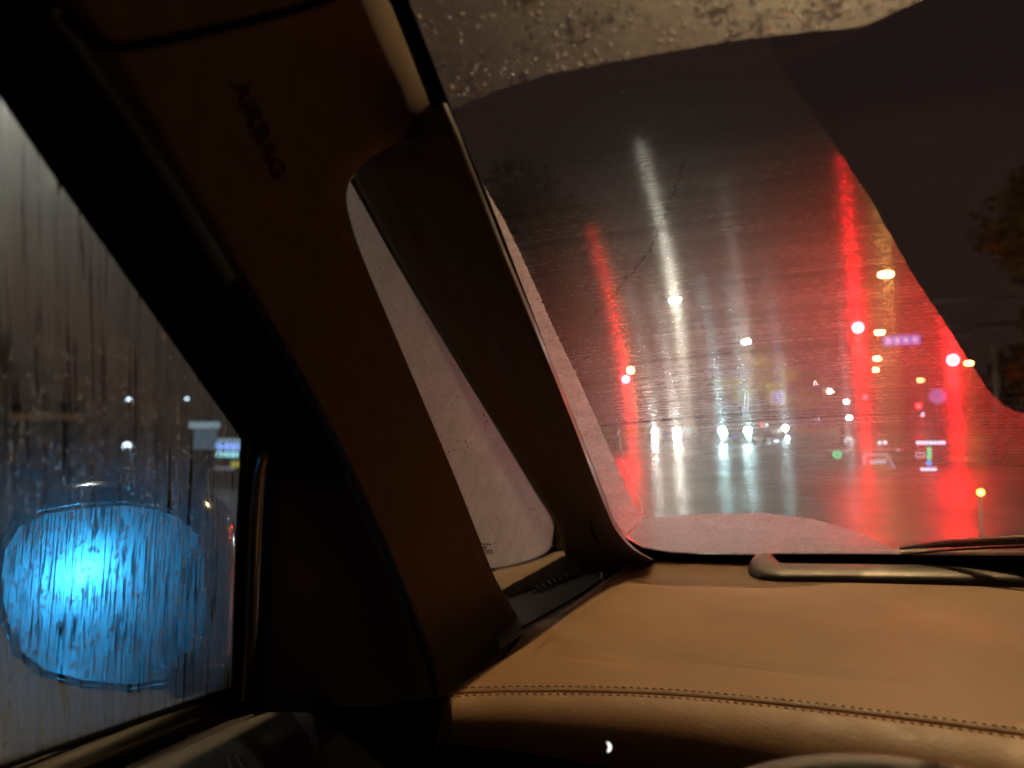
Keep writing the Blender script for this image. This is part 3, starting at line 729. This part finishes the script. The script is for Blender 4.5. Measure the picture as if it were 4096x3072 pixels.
def traffic_light(u, v, y, label, pole=None, r=.15, mat=None, group='red traffic lights', small=False):
    p = far(u, v, y); t = tag(empty('traffic_light', (p.x, p.y, 0)), label, 'traffic light', group); z = p.z
    MB().box((0, .16, z-.36), (.42, .24, 1.2)).build('housing', M_SIG, t, bevel=.03)
    for k, m in enumerate((mat or GL['red'], DEAD['a'], DEAD['g'])):
        zz = z-.36*k
        MB().disc((0, .025, zz), (0, -1, 0), r, 16).build('lens', m, t)
        vs, fs = [], []
        for q in range(13):
            a = math.pi*q/12; c_, s_ = math.cos(a)*.17, math.sin(a)*.17
            vs += [(c_, .04, zz+s_), (c_, -.16, zz+s_)]
        for q in range(12): fs.append((2*q, 2*q+1, 2*q+3, 2*q+2))
        mesh('visor', vs, fs, M_SIG, t)
    px_, top = pole
    m = MB().cyl((px_, .3, 0), (px_, .3, top), .1, .07)
    m.build('pole', M_DKMETAL, t, True)
    MB().path([(px_, .3, top-.05), (0, .3, top-.05), (0, .3, z-.3)], .05).build('arm', M_DKMETAL, t, True)
    return t
traffic_light(3432, 1310, 27, 'red traffic light on the mast left of the blue road sign', (6.0, 5.4))
traffic_light(3812, 1440, 27, 'red traffic light on the right-hand post below the orange lamp', (1.2, 4.2))
traffic_light(2503, 1517, 30, 'red traffic light on the far left kerb post beside the hedge', (-.6, 4.0), .13)
traffic_light(3460, 1588, 85, 'small far red traffic light past the crossing, between the yellow lamps', (1.5, 6.0), .15, GL['redsm'])
traffic_light(3675, 1624, 85, 'small far red traffic light past the crossing, below the round blue sign', (1.5, 5.0), .15, GL['redsm'])
px_lamp(2521, 1478, 32, -1.0, GL['lampy'], 'yellow lamp just above the left red traffic light', None, (.26, .22))

# signs
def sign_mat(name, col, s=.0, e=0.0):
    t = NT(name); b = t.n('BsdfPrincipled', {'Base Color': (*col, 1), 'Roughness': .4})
    if e: b.inputs['Emission Color'].default_value = (*col, 1); b.inputs['Emission Strength'].default_value = e  # sign and plate faces glow themselves, in place of light thrown back
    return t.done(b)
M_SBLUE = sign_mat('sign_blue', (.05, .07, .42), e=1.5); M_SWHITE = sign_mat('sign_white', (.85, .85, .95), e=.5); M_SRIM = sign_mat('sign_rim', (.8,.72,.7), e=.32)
a, b = far(3532, 1365, 30), far(3682, 1365, 30)
t = tag(empty('road_sign', ((a.x+b.x)/2, a.y, 0)), 'long blue street-name sign with four pale characters beside the red light', 'road sign'); wd = b.x-a.x; zc = a.z
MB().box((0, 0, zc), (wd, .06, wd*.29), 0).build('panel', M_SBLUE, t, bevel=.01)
for k in range(4):
    m = MB(); cx = -wd*.36+k*wd*.24; s = wd*.085
    for dx, dz, w_, h_ in ((0, .8, 1.6, .22), (0, 0, 1.7, .2), (0, -.8, 1.5, .22), (-.1+.2*(k % 2), 0, .24, 1.9), (.55-.3*k*.5, -.4, .2, .9), (-.6, .35, .2, .7)):
        m.box((cx+dx*s, -.036, zc+dz*s), (w_*s, .008, h_*s))
    m.build('character', M_SWHITE, t)
MB().cyl((wd*.5+3.6, .12, 0), (wd*.5+3.6, .12, zc+.7), .12, .09).path([(wd*.5+3.6, .12, zc+.45), (-wd*.5-.5, .12, zc+.45)], .06).build('mast', M_DKMETAL, t, True)
p = far(3110, 1590, 52); t = tag(empty('road_sign', (p.x, p.y, 0)), 'square blue sign with white arrow and pale border under the tree', 'road sign')
MB().box((0, 0, p.z), (.92, .05, .92)).build('border', M_SRIM, t, bevel=.05)
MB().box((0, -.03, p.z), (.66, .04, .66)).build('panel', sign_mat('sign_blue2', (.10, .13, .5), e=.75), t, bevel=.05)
MB().box((0.02, -.056, p.z), (.09, .01, .42), 0).box((-.08, -.056, p.z+.08), (.3, .01, .09)).box((.1, -.056, p.z-.1), (.22, .01, .09)).build('arrow', M_SWHITE, t)
MB().cyl((0, .08, 0), (0, .08, p.z+.4), .05).build('post', M_POLE, t, True)
p = far(3750, 1585, 60); t = tag(empty('road_sign', (p.x, p.y, 0)), 'round blue sign on a post beneath the right-hand red light', 'road sign')
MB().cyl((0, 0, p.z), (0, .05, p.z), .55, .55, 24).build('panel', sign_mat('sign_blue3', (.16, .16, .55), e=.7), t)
MB().cyl((0, .1, 0), (0, .1, p.z+.3), .05).build('post', M_POLE, t, True)

# cars
def car_model(loc, rz, label, kind, paint, lights, group='oncoming cars waiting across the junction'):
    t = tag(empty('parked_car' if kind == 'x' else 'oncoming_car', loc, rz), label, 'car', group)
    if kind == 'suv':
        pr = [(0,.32),(-.02,.62),(0,.98),(.2,1.06),(1.15,1.14),(1.85,1.72),(3.6,1.78),(4.45,1.25),(4.7,1.0),(4.7,.34)]; W = 1.9; ws = ((1.17,1.17),(1.83,1.69))
    else:
        pr = [(0,.28),(-.03,.5),(.02,.74),(.25,.84),(1.3,.95),(2.1,1.4),(3.3,1.42),(4.2,1.05),(4.75,.98),(4.75,.3)]; W = 1.84; ws = ((1.33,.98),(2.07,1.385))
    m = MB().prism(pr, -W/2, W/2); o = m.build('body', paint, t, True, bevel=.09)
    (ya, za), (yb, zb) = ws; q = .02
    MB().add([(-W*.42, ya-q, za+q*.6), (W*.42, ya-q, za+q*.6), (W*.36, yb-q, zb), (-W*.36, yb-q, zb)], [(0,1,2,3)]).build('windscreen', M_CARGLASS, t)
    MB().box((0, -.025, pr[2][1]*.62), (1.0, .05, .22)).build('grille', M_SIG, t, bevel=.02)
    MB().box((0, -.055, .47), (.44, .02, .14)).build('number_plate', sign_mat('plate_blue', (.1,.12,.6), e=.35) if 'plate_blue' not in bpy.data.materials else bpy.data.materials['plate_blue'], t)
    for sx in (-1, 1):
        for yy in (.85, 3.75):
            MB().cyl((sx*(W/2-.2), yy, .34), (sx*(W/2+.01), yy, .34), .34, .34, 18).build('wheel', M_SIG, t, True)
        MB().box((sx*(W/2+.1), ya+.25, za+.06), (.2, .12, .14)).build('mirror', paint, t, bevel=.03)
        for (lx, lz, lr, lm) in lights:
            o = MB().disc((sx*lx, -.06, lz), (0, -1, 0), lr, 12).build('headlight', lm, t)
    return t
M_CARGLASS = pbr('car_glass', (.01,.01,.012), .05, spec=.8)
P_PALE = pbr('pale_paint', (.55,.52,.48), .3, coat=.6); P_BLACK = pbr('black_paint', (.012,.012,.014), .2, coat=.8); P_BLUE = pbr('dark_blue_paint', (.02,.03,.06), .25, coat=.8)
def mid(u0, u1, v, y):
    a, b = far(u0, v, y), far(u1, v, y); return (a+b)/2, (b-a).length
c_, w_ = mid(2617, 2710, 1728, 43.5)
car_model((c_.x, c_.y, 0), 0, 'pale off-roader with stacked warm white headlights waiting across the junction', 'suv', P_PALE, [(w_/2, c_.z, .11, GL['hl_warm']), (w_/2, c_.z-.42, .11, GL['hl_warm'])])
c_, w_ = mid(2890, 2992, 1722, 41)
t = car_model((c_.x, c_.y, 0), R(-4), 'black car with blue-white headlights and slanted light strips, middle of the oncoming cars', 'suv', P_BLACK, [(w_/2, c_.z, .12, GL['hl_cold'])])
for sx in (-1, 1):
    MB().path([(sx*w_/2+.12*sx, -.08, c_.z-.05), (sx*w_/2+.02, -.08, c_.z-.32)], .07).build('light_strip', GL['drl'], t)
    MB().path([(sx*w_/2-.1*sx+.1, -.08, c_.z-.1), (sx*w_/2+.05*sx+.05, -.08, c_.z-.5)], .06).build('light_strip', GL['drl'], t)
c_, w_ = mid(3068, 3142, 1712, 57)
car_model((c_.x, c_.y, 0), 0, 'dark saloon with greenish white headlights beside the amber-tinted barrier', 'sedan', P_BLUE, [(w_/2, c_.z, .10, GL['hl_cold'])])
# coach behind the off-roader, amber marker lamps
p = far(2735, 1700, 62); t = tag(empty('coach', (p.x, p.y, 0)), 'dark coach with amber marker lamps behind the pale off-roader', 'bus')
MB().box((0, 4.5, 1.75), (2.5, 9, 2.9)).build('body', pbr('coach_paint', (.05,.045,.045), .4), t, True, bevel=.2)
MB().box((0, -.02, 1.75), (2.2, .06, 1.0)).build('windscreen', M_CARGLASS, t, bevel=.02)
for sx in (-1, 1):
    for yy in (1.8, 7): MB().cyl((sx*1.0, yy, .48), (sx*1.26, yy, .48), .48, .48, 16).build('wheel', M_SIG, t, True)
for u, v in ((2718,1682),(2738,1698),(2750,1693),(2764,1704),(2716,1705)):
    q = far(u, v, 61.9); MB().disc((q.x-p.x, q.y-p.y, q.z), (0,-1,0), .06, 8).build('marker_lamp', GL['amber'], t)
for u, v in ((2741,1731),(2785,1730),(2765,1748),(2780,1773)):
    q = far(u, v, 61.9); MB().disc((q.x-p.x, q.y-p.y, q.z), (0,-1,0), .05, 8).build('marker_lamp', GL['cool'], t)
# motorcycle with one bright lamp
p = far(3397, 1672, 70); t = tag(empty('motorcycle', (p.x, p.y, 0)), 'motorcycle with a single dazzling white headlamp far down the road', 'motorcycle')
for yy in (0, 1.35): MB().cyl((-.05, yy, .31), (.05, yy, .31), .31, .31, 18).build('wheel', M_SIG, t, True)
MB().path([(0, 0, .31), (0, .3, .95), (0, .9, .8), (0, 1.35, .5)], [.05, .12, .16, .08]).build('body', P_BLACK, t, True)
MB().path([(-.36, .3, 1.05), (0, .22, 1.12), (.36, .3, 1.05)], .02).build('handlebar', M_DKMETAL, t, True)
MB().disc((0, .0, p.z), (0,-1,0), .11, 12).build('headlight', GL['hl_cold'], t)
MB().path([(0, .05, p.z), (0, .3, 1.0)], [.12, .05]).build('lamp_shell', M_SIG, t, True)
# small lamps of far traffic
for u, v, y, m, lb in ((2960,1662,75,'amber','left of a close pair of amber marker lamps above the black car'),(2968,1664,75,'amber','right of a close pair of amber marker lamps above the black car'),(2985,1670,75,'amber','single amber marker lamp just right of the amber pair above the black car'),
    (3273,1678,140,'cool','faint bluish marker lamp beyond the amber-tinted barrier'),(3690,1660,140,'cool','faint bluish marker lamp below the small far red light and round sign'),(3150,1752,55,'cool','bluish marker lamp beside the dark saloon with greenish headlights'),(3110,1780,50,'cool','lower violet marker lamp in front of the dark saloon'),(3106,1768,50,'cool','upper violet marker lamp in front of the dark saloon')):
    p = far(u, v, y); t = tag(empty('bollard_lamp', (p.x, p.y, 0)), lb, 'lamp', 'marker lamps along the road')
    MB().cyl((0,0,0), (0,0,p.z), .04).build('post', M_DKMETAL, t, True); MB().disc((0,-.05,p.z), (0,-1,0), .07, 8).build('lens', GL[m], t)
p = far(3920, 1968, 8.5); t = tag(empty('bollard_lamp', (p.x, p.y, 0)), 'yellow lamp on a short kerb post close to the car', 'lamp')
MB().cyl((0,0,0), (0,0,max(.1, p.z-.03)), .012).build('post', M_DKMETAL, t, True); MB().disc((0,-.05,max(.12, p.z)), (0,-1,.15), .028, 8).build('lens', glow('kerb_yellow', (1,.6,.08), 18), t)
# barrier: amber lamplight put into the panel colour
M_ORA = pbr('barrier_amber_lit', (.75,.27,.03), .5)
a, b = far(3080, 1735, 52), far(3420, 1682, 150)
t = tag(empty('road_barrier', (a.x, a.y, 0)), 'road barrier coloured as if lit amber, running away behind the oncoming cars', 'barrier')
d = Vector((b.x-a.x, b.y-a.y, 0)); n = 16
for k in range(n):
    q = d*(k+.5)/n; MB().box((q.x, q.y, .62), (.12, d.length/n*.96, .34), -math.atan2(d.x, d.y)).build('rail_panel', M_ORA, t, bevel=.02)
    q = d*k/n; MB().cyl((q.x, q.y, 0), (q.x, q.y, .9), .06).build('post', M_DKMETAL, t, True)

# trees and hedge ------------------------------------------------------
def leaf_mat(name, a, b):
    t = NT(name); oi = t.n('NewGeometry'); r = t.ramp(oi.outputs['Random Per Island'], [(0, a), (1, b)])
    return t.done(t.mix(.55, t.n('BsdfDiffuse', {'Color': r.outputs[0]}), t.n('BsdfTranslucent', {'Color': r.outputs[0]})))
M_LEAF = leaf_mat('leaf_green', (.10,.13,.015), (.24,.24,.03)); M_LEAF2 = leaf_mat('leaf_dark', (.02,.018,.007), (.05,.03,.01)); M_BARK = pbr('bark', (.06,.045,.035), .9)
def leaves(n, centres, size, rd):
    vs, fs = [], []
    for _ in range(n):
        c, rad = centres[rd.randrange(len(centres))]
        d = Vector((rd.gauss(0,1), rd.gauss(0,1), rd.gauss(0,1))).normalized()*rad*(rd.random()**.35)
        p = Vector(c)+Vector((d.x, d.y, d.z*.75)); x = Vector((rd.gauss(0,1), rd.gauss(0,1), rd.gauss(0,.6))).normalized(); y = x.orthogonal().normalized()
        s = size*(.6+.8*rd.random()); k = len(vs)
        vs += [p-x*s, p+y*s*.45, p+x*s, p-y*s*.45]; fs.append((k, k+1, k+2, k+3))
    return vs, fs
def tree(x, y, h, rad, label, group, leaf, seed, n=2600, size=.2, low=.4):
    rd = random.Random(seed); t = tag(empty('tree', (x, y, 0)), label, 'tree', group)
    m = MB().path([(0,0,0), (.1,.05,h*.25), (-.05,.1,h*.5), (.05,0,h*.85)], [h*.025, h*.02, h*.014, h*.004], 8); cs = []
    for k in range(11):
        a = rd.random()*6.28; z = h*(low+(.95-low)*k/10); r = rad*(.35+.65*rd.random())*(1-.45*(k/10)**2)
        e = (r*math.cos(a), r*math.sin(a), z); m.path([(0,0,z*.8), (e[0]*.5, e[1]*.5, z*.93), e], [h*.008, h*.005, h*.002], 5); cs.append((e, rad*(.3+.25*rd.random())))
    m.build('trunk', M_BARK, t, True); v, f = leaves(n, cs, size, rd); mesh('crown', v, f, leaf, t, False)
    return t
for k, (x, y, h) in enumerate(((-9.6,69,8.8),(-8.2,76,8.2),(-8.6,92,8.6),(-8.0,112,9.0))):
    tree(x, y, h, 2.6, '%s yellow-green lamp-lit tree along the left kerb, counting from the junction' % ('first', 'second', 'third', 'fourth')[k], 'trees along the left kerb', M_LEAF, 30+k, 2200, .2)
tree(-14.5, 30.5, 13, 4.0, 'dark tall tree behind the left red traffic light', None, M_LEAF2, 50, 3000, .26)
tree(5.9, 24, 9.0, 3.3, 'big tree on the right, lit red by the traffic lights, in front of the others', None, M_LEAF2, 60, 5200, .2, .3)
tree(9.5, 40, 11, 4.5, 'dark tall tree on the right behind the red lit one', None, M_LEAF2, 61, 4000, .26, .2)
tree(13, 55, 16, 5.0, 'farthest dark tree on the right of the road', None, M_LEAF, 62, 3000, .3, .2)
rd = random.Random(4); a, b = far(2405, 1760, 34), far(2555, 1760, 40); cs = [((a.x+(b.x-a.x)*k/12-a.x, (b.y-a.y)*k/12, .65), .6) for k in range(13)]
hd = tag(empty('hedge', (a.x, a.y, 0)), 'low clipped hedge at the left kerb beneath the red light', 'hedge')
v, f = leaves(2600, cs, .09, rd); mesh('foliage', v, f, M_LEAF, hd, False)
m = MB()
for c, r in cs: m.cyl((c[0], c[1], 0), (c[0], c[1], .8), .02, .01, 5)
m.build('stems', M_BARK, hd, True)

# to the left of the car: lit kiosk and added amber glow strip ---------------
def lightbox(u0, u1, rows_, y, label, name, cat, thick=.3):
    a, b = far(u0, 1690, y), far(u1, 1690, y); mid_ = (a+b)/2; ang = math.atan2(b.y-a.y, b.x-a.x); L = (b-a).length
    t = tag(empty(name, (mid_.x, mid_.y, 0), ang), label, cat); dist = (mid_-C).length
    ztop = max(EYE+(1690-v)/F*dist*1.05 for v, *_ in rows_)+.25
    MB().box((0, thick/2+.03, ztop/2), (L+.3, thick, ztop)).build('cabinet', M_DKMETAL, t, bevel=.03)
    for v0, v1, s0, s1, col, e in rows_:
        z0, z1 = EYE+(1692-v1)/F*dist, EYE+(1692-v0)/F*dist
        nm = 'glow_%d_%d' % (u0, v0)
        MB().box((L*(s0+s1-1)/2, 0, (z0+z1)/2), (L*(s1-s0), .05, max(.03, z1-z0))).build('light_panel', glow(nm, col, e), t)
    return t
lightbox(760, 975, [(1688,1712,.0,.55,(.55,.75,.9),.5),(1715,1790,.1,.5,(.35,.55,.75),.22),(1748,1762,.55,1,(.4,.6,.7),.6),(1764,1790,.52,.98,(.25,.42,1),1.5),(1796,1815,.52,.92,(.35,.8,.9),1.3),(1830,1850,.8,1,(.7,.6,.1),.6),(1850,1862,.5,.85,(.4,.4,.5),.35)], 9.5, 'roadside cabinet with cyan and blue lit bands beyond the door window', 'lit_cabinet', 'cabinet')
lightbox(-260, 330, [(1662,1684,.0,1,(1,.5,.22),.05)], 9.0, 'low shop strip added for the amber reflection on top of the door mirror', 'amber_gleam', 'gleam')  # made-up glow strip, stands in for amber light on the mirror housing
for u, v, y, lb in ((515,1600,9,'brighter bluish lamp high on a post beyond the door window'),(748,1597,12,'bluish lamp above the lit cabinet beyond the door window'),(508,1785,5,'low bluish lamp just above the door mirror beyond the window')):
    p = far(u, v, y); t = tag(empty('bollard_lamp', (p.x, p.y, 0)), lb, 'lamp', 'bluish lamps beyond the door window')
    MB().cyl((0,0,0), (0,0,p.z), .03).build('post', M_DKMETAL, t, True); MB().disc((0,0,p.z), C-p, .045, 10).build('lens', glow('pt_%d' % u, (.6,.8,1), 6), t)

# door mirror -----------------------------------------------------------
LP = Vector((-.88, -9.0, .80))                               # headlamp of the car behind
mp_ = C+ray(405, 2330)*.93
md = ((C+ray(330, 2290)*.93)); n_ = ((C-md).normalized()+(LP-md).normalized()).normalized()
def F_mir(p): return (p+C-mp_).dot(n_)
GLS = [(8,2300),(20,2200),(80,2105),(180,2055),(330,2032),(500,2022),(640,2040),(730,2075),(790,2140),(818,2240),(822,2400),(812,2560),(770,2660),(680,2715),(520,2738),(330,2720),(180,2680),(80,2600),(30,2480),(12,2390)]
gl3 = [at(u, v, F_mir) for u, v in GLS]
gc = sum(gl3, Vector())/len(gl3)
M_SILV = None
def mirror_mat():
    t = NT('wet_mirror'); co = t.n('TexCoord'); v0_ = co.outputs['Object']; h = Vector((0,0,1)).cross(n_).normalized()
    v = t.n('CombineXYZ', {0: t.vmath('DOT_PRODUCT', v0_, tuple(h)).outputs['Value'], 1: t.vmath('DOT_PRODUCT', v0_, (0, 0, 1)).outputs['Value']}).outputs[0]
    def nz(sx, sy, det, loc=0): return t.n('TexNoise', {'Vector': t.n('Mapping', {'Vector': v, 'Scale': (sx, sy, 1), 'Location': (loc, loc, 0)}).outputs[0], 'Scale': 1.0, 'Detail': det, 'Roughness': .65}, noise_dimensions='2D')
    n1, n2, n3 = nz(330, 11, 5.0), nz(560, 260, 3.0, 3), nz(120, 16, 4.0, 7)
    k = t.math('MULTIPLY', t.n('MapRange', {0: n1.outputs[0], 1: .42, 2: .48, 3: .05, 4: 1.0}), t.n('MapRange', {0: n2.outputs[0], 1: .32, 2: .44, 3: .35, 4: 1.0}))
    k = t.math('MULTIPLY', k, t.n('MapRange', {0: n3.outputs[0], 1: .33, 2: .38, 3: .05, 4: 1.0}))
    sharp = t.n('BsdfGlossy', {'Color': (.05,.06,.07,1), 'Roughness': .08})
    wide = t.mix(.4, t.n('BsdfGlossy', {'Color': (.62,.66,.7,1), 'Roughness': .2}), t.n('BsdfGlossy', {'Color': (.8,.85,.9,1), 'Roughness': .13}))
    return t.done(t.mix(k, sharp, wide))
mirror = mesh('door_mirror', gl3+[gc], [(i, (i+1) % len(gl3), len(gl3)) for i in range(len(gl3))], mirror_mat(), car, False)
rings = []
for sc, back, dz in ((1.005, -.001, 0), (1.04, -.006, 0), (1.10, .004, .008), (1.17, .03, .018), (1.16, .07, .018), (1.0, .12, .01), (.6, .15, 0), (.05, .155, 0)):
    rings.append([gc+(p-gc)*sc-n_*back+Vector((0, 0, dz if (p-gc).z > 0 else 0)) for p in gl3+gl3[:1]])
grid('mirror_housing', rings, pbr('gloss_black', (.012,.013,.018), .16, coat=.9), mirror)
ft = MB().path([at(690,2730,F_mir)-n_*.05, (at(690,2730,F_mir)-n_*.05).lerp(at(1000,2760,F_side), .5), at(1000,2760,F_side)], [.035,.03,.03], 10)
ft.build('mirror_foot', M_DARK, mirror, True)
t = car_model((LP.x+.7, LP.y, 0), math.pi, 'car waiting behind in the next lane with blue headlamps, seen in the door mirror', 'sedan', P_BLACK, [(.7, LP.z, .11, GL['blue'])], None)
t.name = 'following_car'

# rain drops ------------------------------------------------------------
M_WATER = water_mat('rain_water')
def drops(name, items, label, out_n):
    """items: (point, radius, stretch) ; low caps of water bulging outward"""
    vs, fs = [], []; n_ = out_n.normalized(); y = (Vector((0,0,1))-n_*n_.z).normalized(); x = y.cross(n_)
    for p, r, st in items:
        k = len(vs); S = 8
        for ring, (q, h) in enumerate(((1, 0), (.8, .33), (.45, .55))):
            for s_ in range(S):
                a = 2*math.pi*s_/S; wob = 1+.1*math.sin(a*2+r*9e3)
                vs.append(p+x*(r*q*math.cos(a)*wob)+y*(r*st*q*math.sin(a))+n_*(r*h))
        vs.append(p+n_*(r*.62))
        for ring in range(2):
            for s_ in range(S): fs.append((k+ring*S+s_, k+ring*S+(s_+1) % S, k+(ring+1)*S+(s_+1) % S, k+(ring+1)*S+s_))
        for s_ in range(S): fs.append((k+2*S+s_, k+2*S+(s_+1) % S, k+3*S))
    o = mesh(name, vs, fs, M_WATER); return tag(o, label, 'raindrops', kind='stuff')
def scatter(n, box, f, poly, off, rmin, rmax, st=(1, 1.3), dens=None):
    out = []; P = [Vector(q) for q in poly]
    while len(out) < n:
        u, v = rng.uniform(box[0], box[2]), rng.uniform(box[1], box[3])
        ins = False
        for a, b in zip(P, P[1:]+P[:1]):
            if (a.y > v) != (b.y > v) and u < a.x+(v-a.y)*(b.x-a.x)/(b.y-a.y): ins = not ins
        if not ins or (dens and rng.random() > dens(u, v)): continue
        out.append((at(u, v, f)+off, rmin+(rmax-rmin)*rng.random()**3, rng.uniform(*st)))
    return out
SGp = SG
nside = Vector((-.97, 0, .24))
it = scatter(2300, (0,300,960,3000), F_side, SGp, nside*.003, .00035, .0014, (1, 2.0), lambda u, v: .08 if v < 1350 else (.5 if v < 2100 else .8))
for _ in range(46):                                          # runs of drops one below the other
    u = rng.uniform(30, 930); v = rng.uniform(1500, 2300)
    for k in range(rng.integers(4, 14)):
        v += rng.uniform(12, 34); u += rng.normal(0, 2.5)
        if v < 2650: it.append((at(u, v, F_side)+nside*.003, rng.uniform(.0004, .0012), rng.uniform(1, 2.6)))
drops('raindrops', it, 'raindrops and runs on the outside of the door window', nside)
TOPP = [(1640,0),(1800,430)]+top_line[1:]
it = scatter(420, (1640,-20,3700,440), F_ws, TOPP, OUT*.004, .0005, .0019, (.8, 1.2), lambda u, v: .35+.65*max(0, 1-abs(v-(440-(u-1800)*.2)+70)/130))
drops('raindrops', it, 'raindrops on the unwiped upper strip of the windscreen', OUT)
LOWP = [(2510,2150)]+low_b+[(3400,2219),(3010,2219),(2800,2217),(2680,2212),(2570,2190)]
it = scatter(70, (2500,2050,3610,2220), F_ws, LOWP, OUT*.004, .0008, .0028, (.8, 1.2))
LEFTP = left_b+[(2500,2150),(2420,1990),(2330,1760),(2200,1440),(2050,1050),(1932,745)]
it += scatter(130, (1925,733,2562,2150), F_ws, LEFTP, OUT*.004, .0006, .0017, (.8, 1.2))
drops('raindrops', it, 'raindrops on the pink misted rim of the windscreen', OUT)
it = scatter(90, (1380,700,2215,2270), F_q, QW, nside*.003, .0006, .0024, (.9, 1.3), lambda u, v: 1 if v < 1500 else .4)
drops('raindrops', it, 'raindrops on the misted quarter window', nside)

# head-up display: a virtual picture floating ahead of the glass ---------
hud = tag(empty('head_up_display', (0,0,0)), 'head-up display with green ring, lane picture and dotted rows ahead of the driver', 'display')
HY = 2.4
M_HW = glow('hud_white', (.55,.68,.9), 2.16); M_HG = glow('hud_green', (.05,.75,.32), 1.58); M_HB = glow('hud_blue', (.05,.3,1), 1.87); M_HGR = glow('hud_grey', (.5,.5,.62), 0.79)
def hdot(pts, r, mat, name):
    m = MB()
    for u, v in pts: m.disc(far(u, v, HY), (-.25, -1, 0), r*HY/F, 10)
    return m.build(name, mat, hud)
def hbar(pts, r, mat, name): return MB().path([far(u, v, HY) for u, v in pts], r*HY/F, 6).build(name, mat, hud)
ring = [(3349+15*math.cos(a), 1818+13*math.sin(a)) for a in [2*math.pi*k/16 for k in range(17)]]
hbar(ring, 3.5, M_HG, 'green_ring'); hdot([(3349,1818)], 10, glow('hud_green_dim', (.05,.7,.3), 0.86), 'green_disc')
hdot([(3519,1771),(3540,1770)], 7, M_HW, 'speed_digit'); hdot([(3523,1794)], 6, M_HGR, 'unit_mark')
hdot([(3591,1800)], 6, M_HGR, 'unit_mark')
hbar([(3456,1808),(3462,1818),(3500,1818),(3545,1818),(3580,1875)], 4, M_HGR, 'lane_outline'); hbar([(3458,1822),(3456,1862)], 5, M_HGR, 'lane_outline'); hbar([(3478,1850),(3510,1846),(3545,1848)], 8, glow('hud_cyan', (.42,.55,.62), 1.01), 'car_picture')
hdot([(3672+k*17, 1771) for k in range(7)], 7, M_HW, 'guidance_row'); hdot([(3688+k*13, 1877) for k in range(5)], 6, M_HW, 'guidance_row')
hbar([(3717,1788),(3717,1840)], 7, M_HG, 'green_bar'); hdot([(3716,1853)], 9, M_HB, 'blue_mark')
hbar([(3662,1818),(3668,1811),(3700,1813),(3702,1826),(3668,1829),(3662,1820)], 3, glow('hud_pink', (.8,.6,.7), 0.86), 'pill_outline')

# wiper lying at the foot of the windscreen ------------------------------
wp = catmull([at(u, v, F_ws)+OUT*.012 for u, v in ((3600,2222),(3760,2205),(4000,2192),(4400,2180))], 20)
wi = tube_obj('wiper', wp, [.002+.005*min(1, i/6) for i in range(20)], pbr('wiper_black', (.03,.028,.022), .5), car, 8)
tube_obj('wiper_blade', [p-OUT*.008+Vector((0, .006, -.004)) for p in wp], .0022, M_SEAL, wi, 6)

# low beams of our own car ----------------------------------------------
for x in (-.35, 1.2):
    ld_ = bpy.data.lights.new('low_beam', 'SPOT'); ld_.energy = 2200; ld_.spot_size = R(70); ld_.spot_blend = .7; ld_.color = (1,.97,.9); ld_.shadow_soft_size = .06
    lo = bpy.data.objects.new('low_beam', ld_); COL.objects.link(lo); lo.location = (x, 2.55, .72); lo.rotation_euler = (R(87.5), 0, 0); lo.parent = car
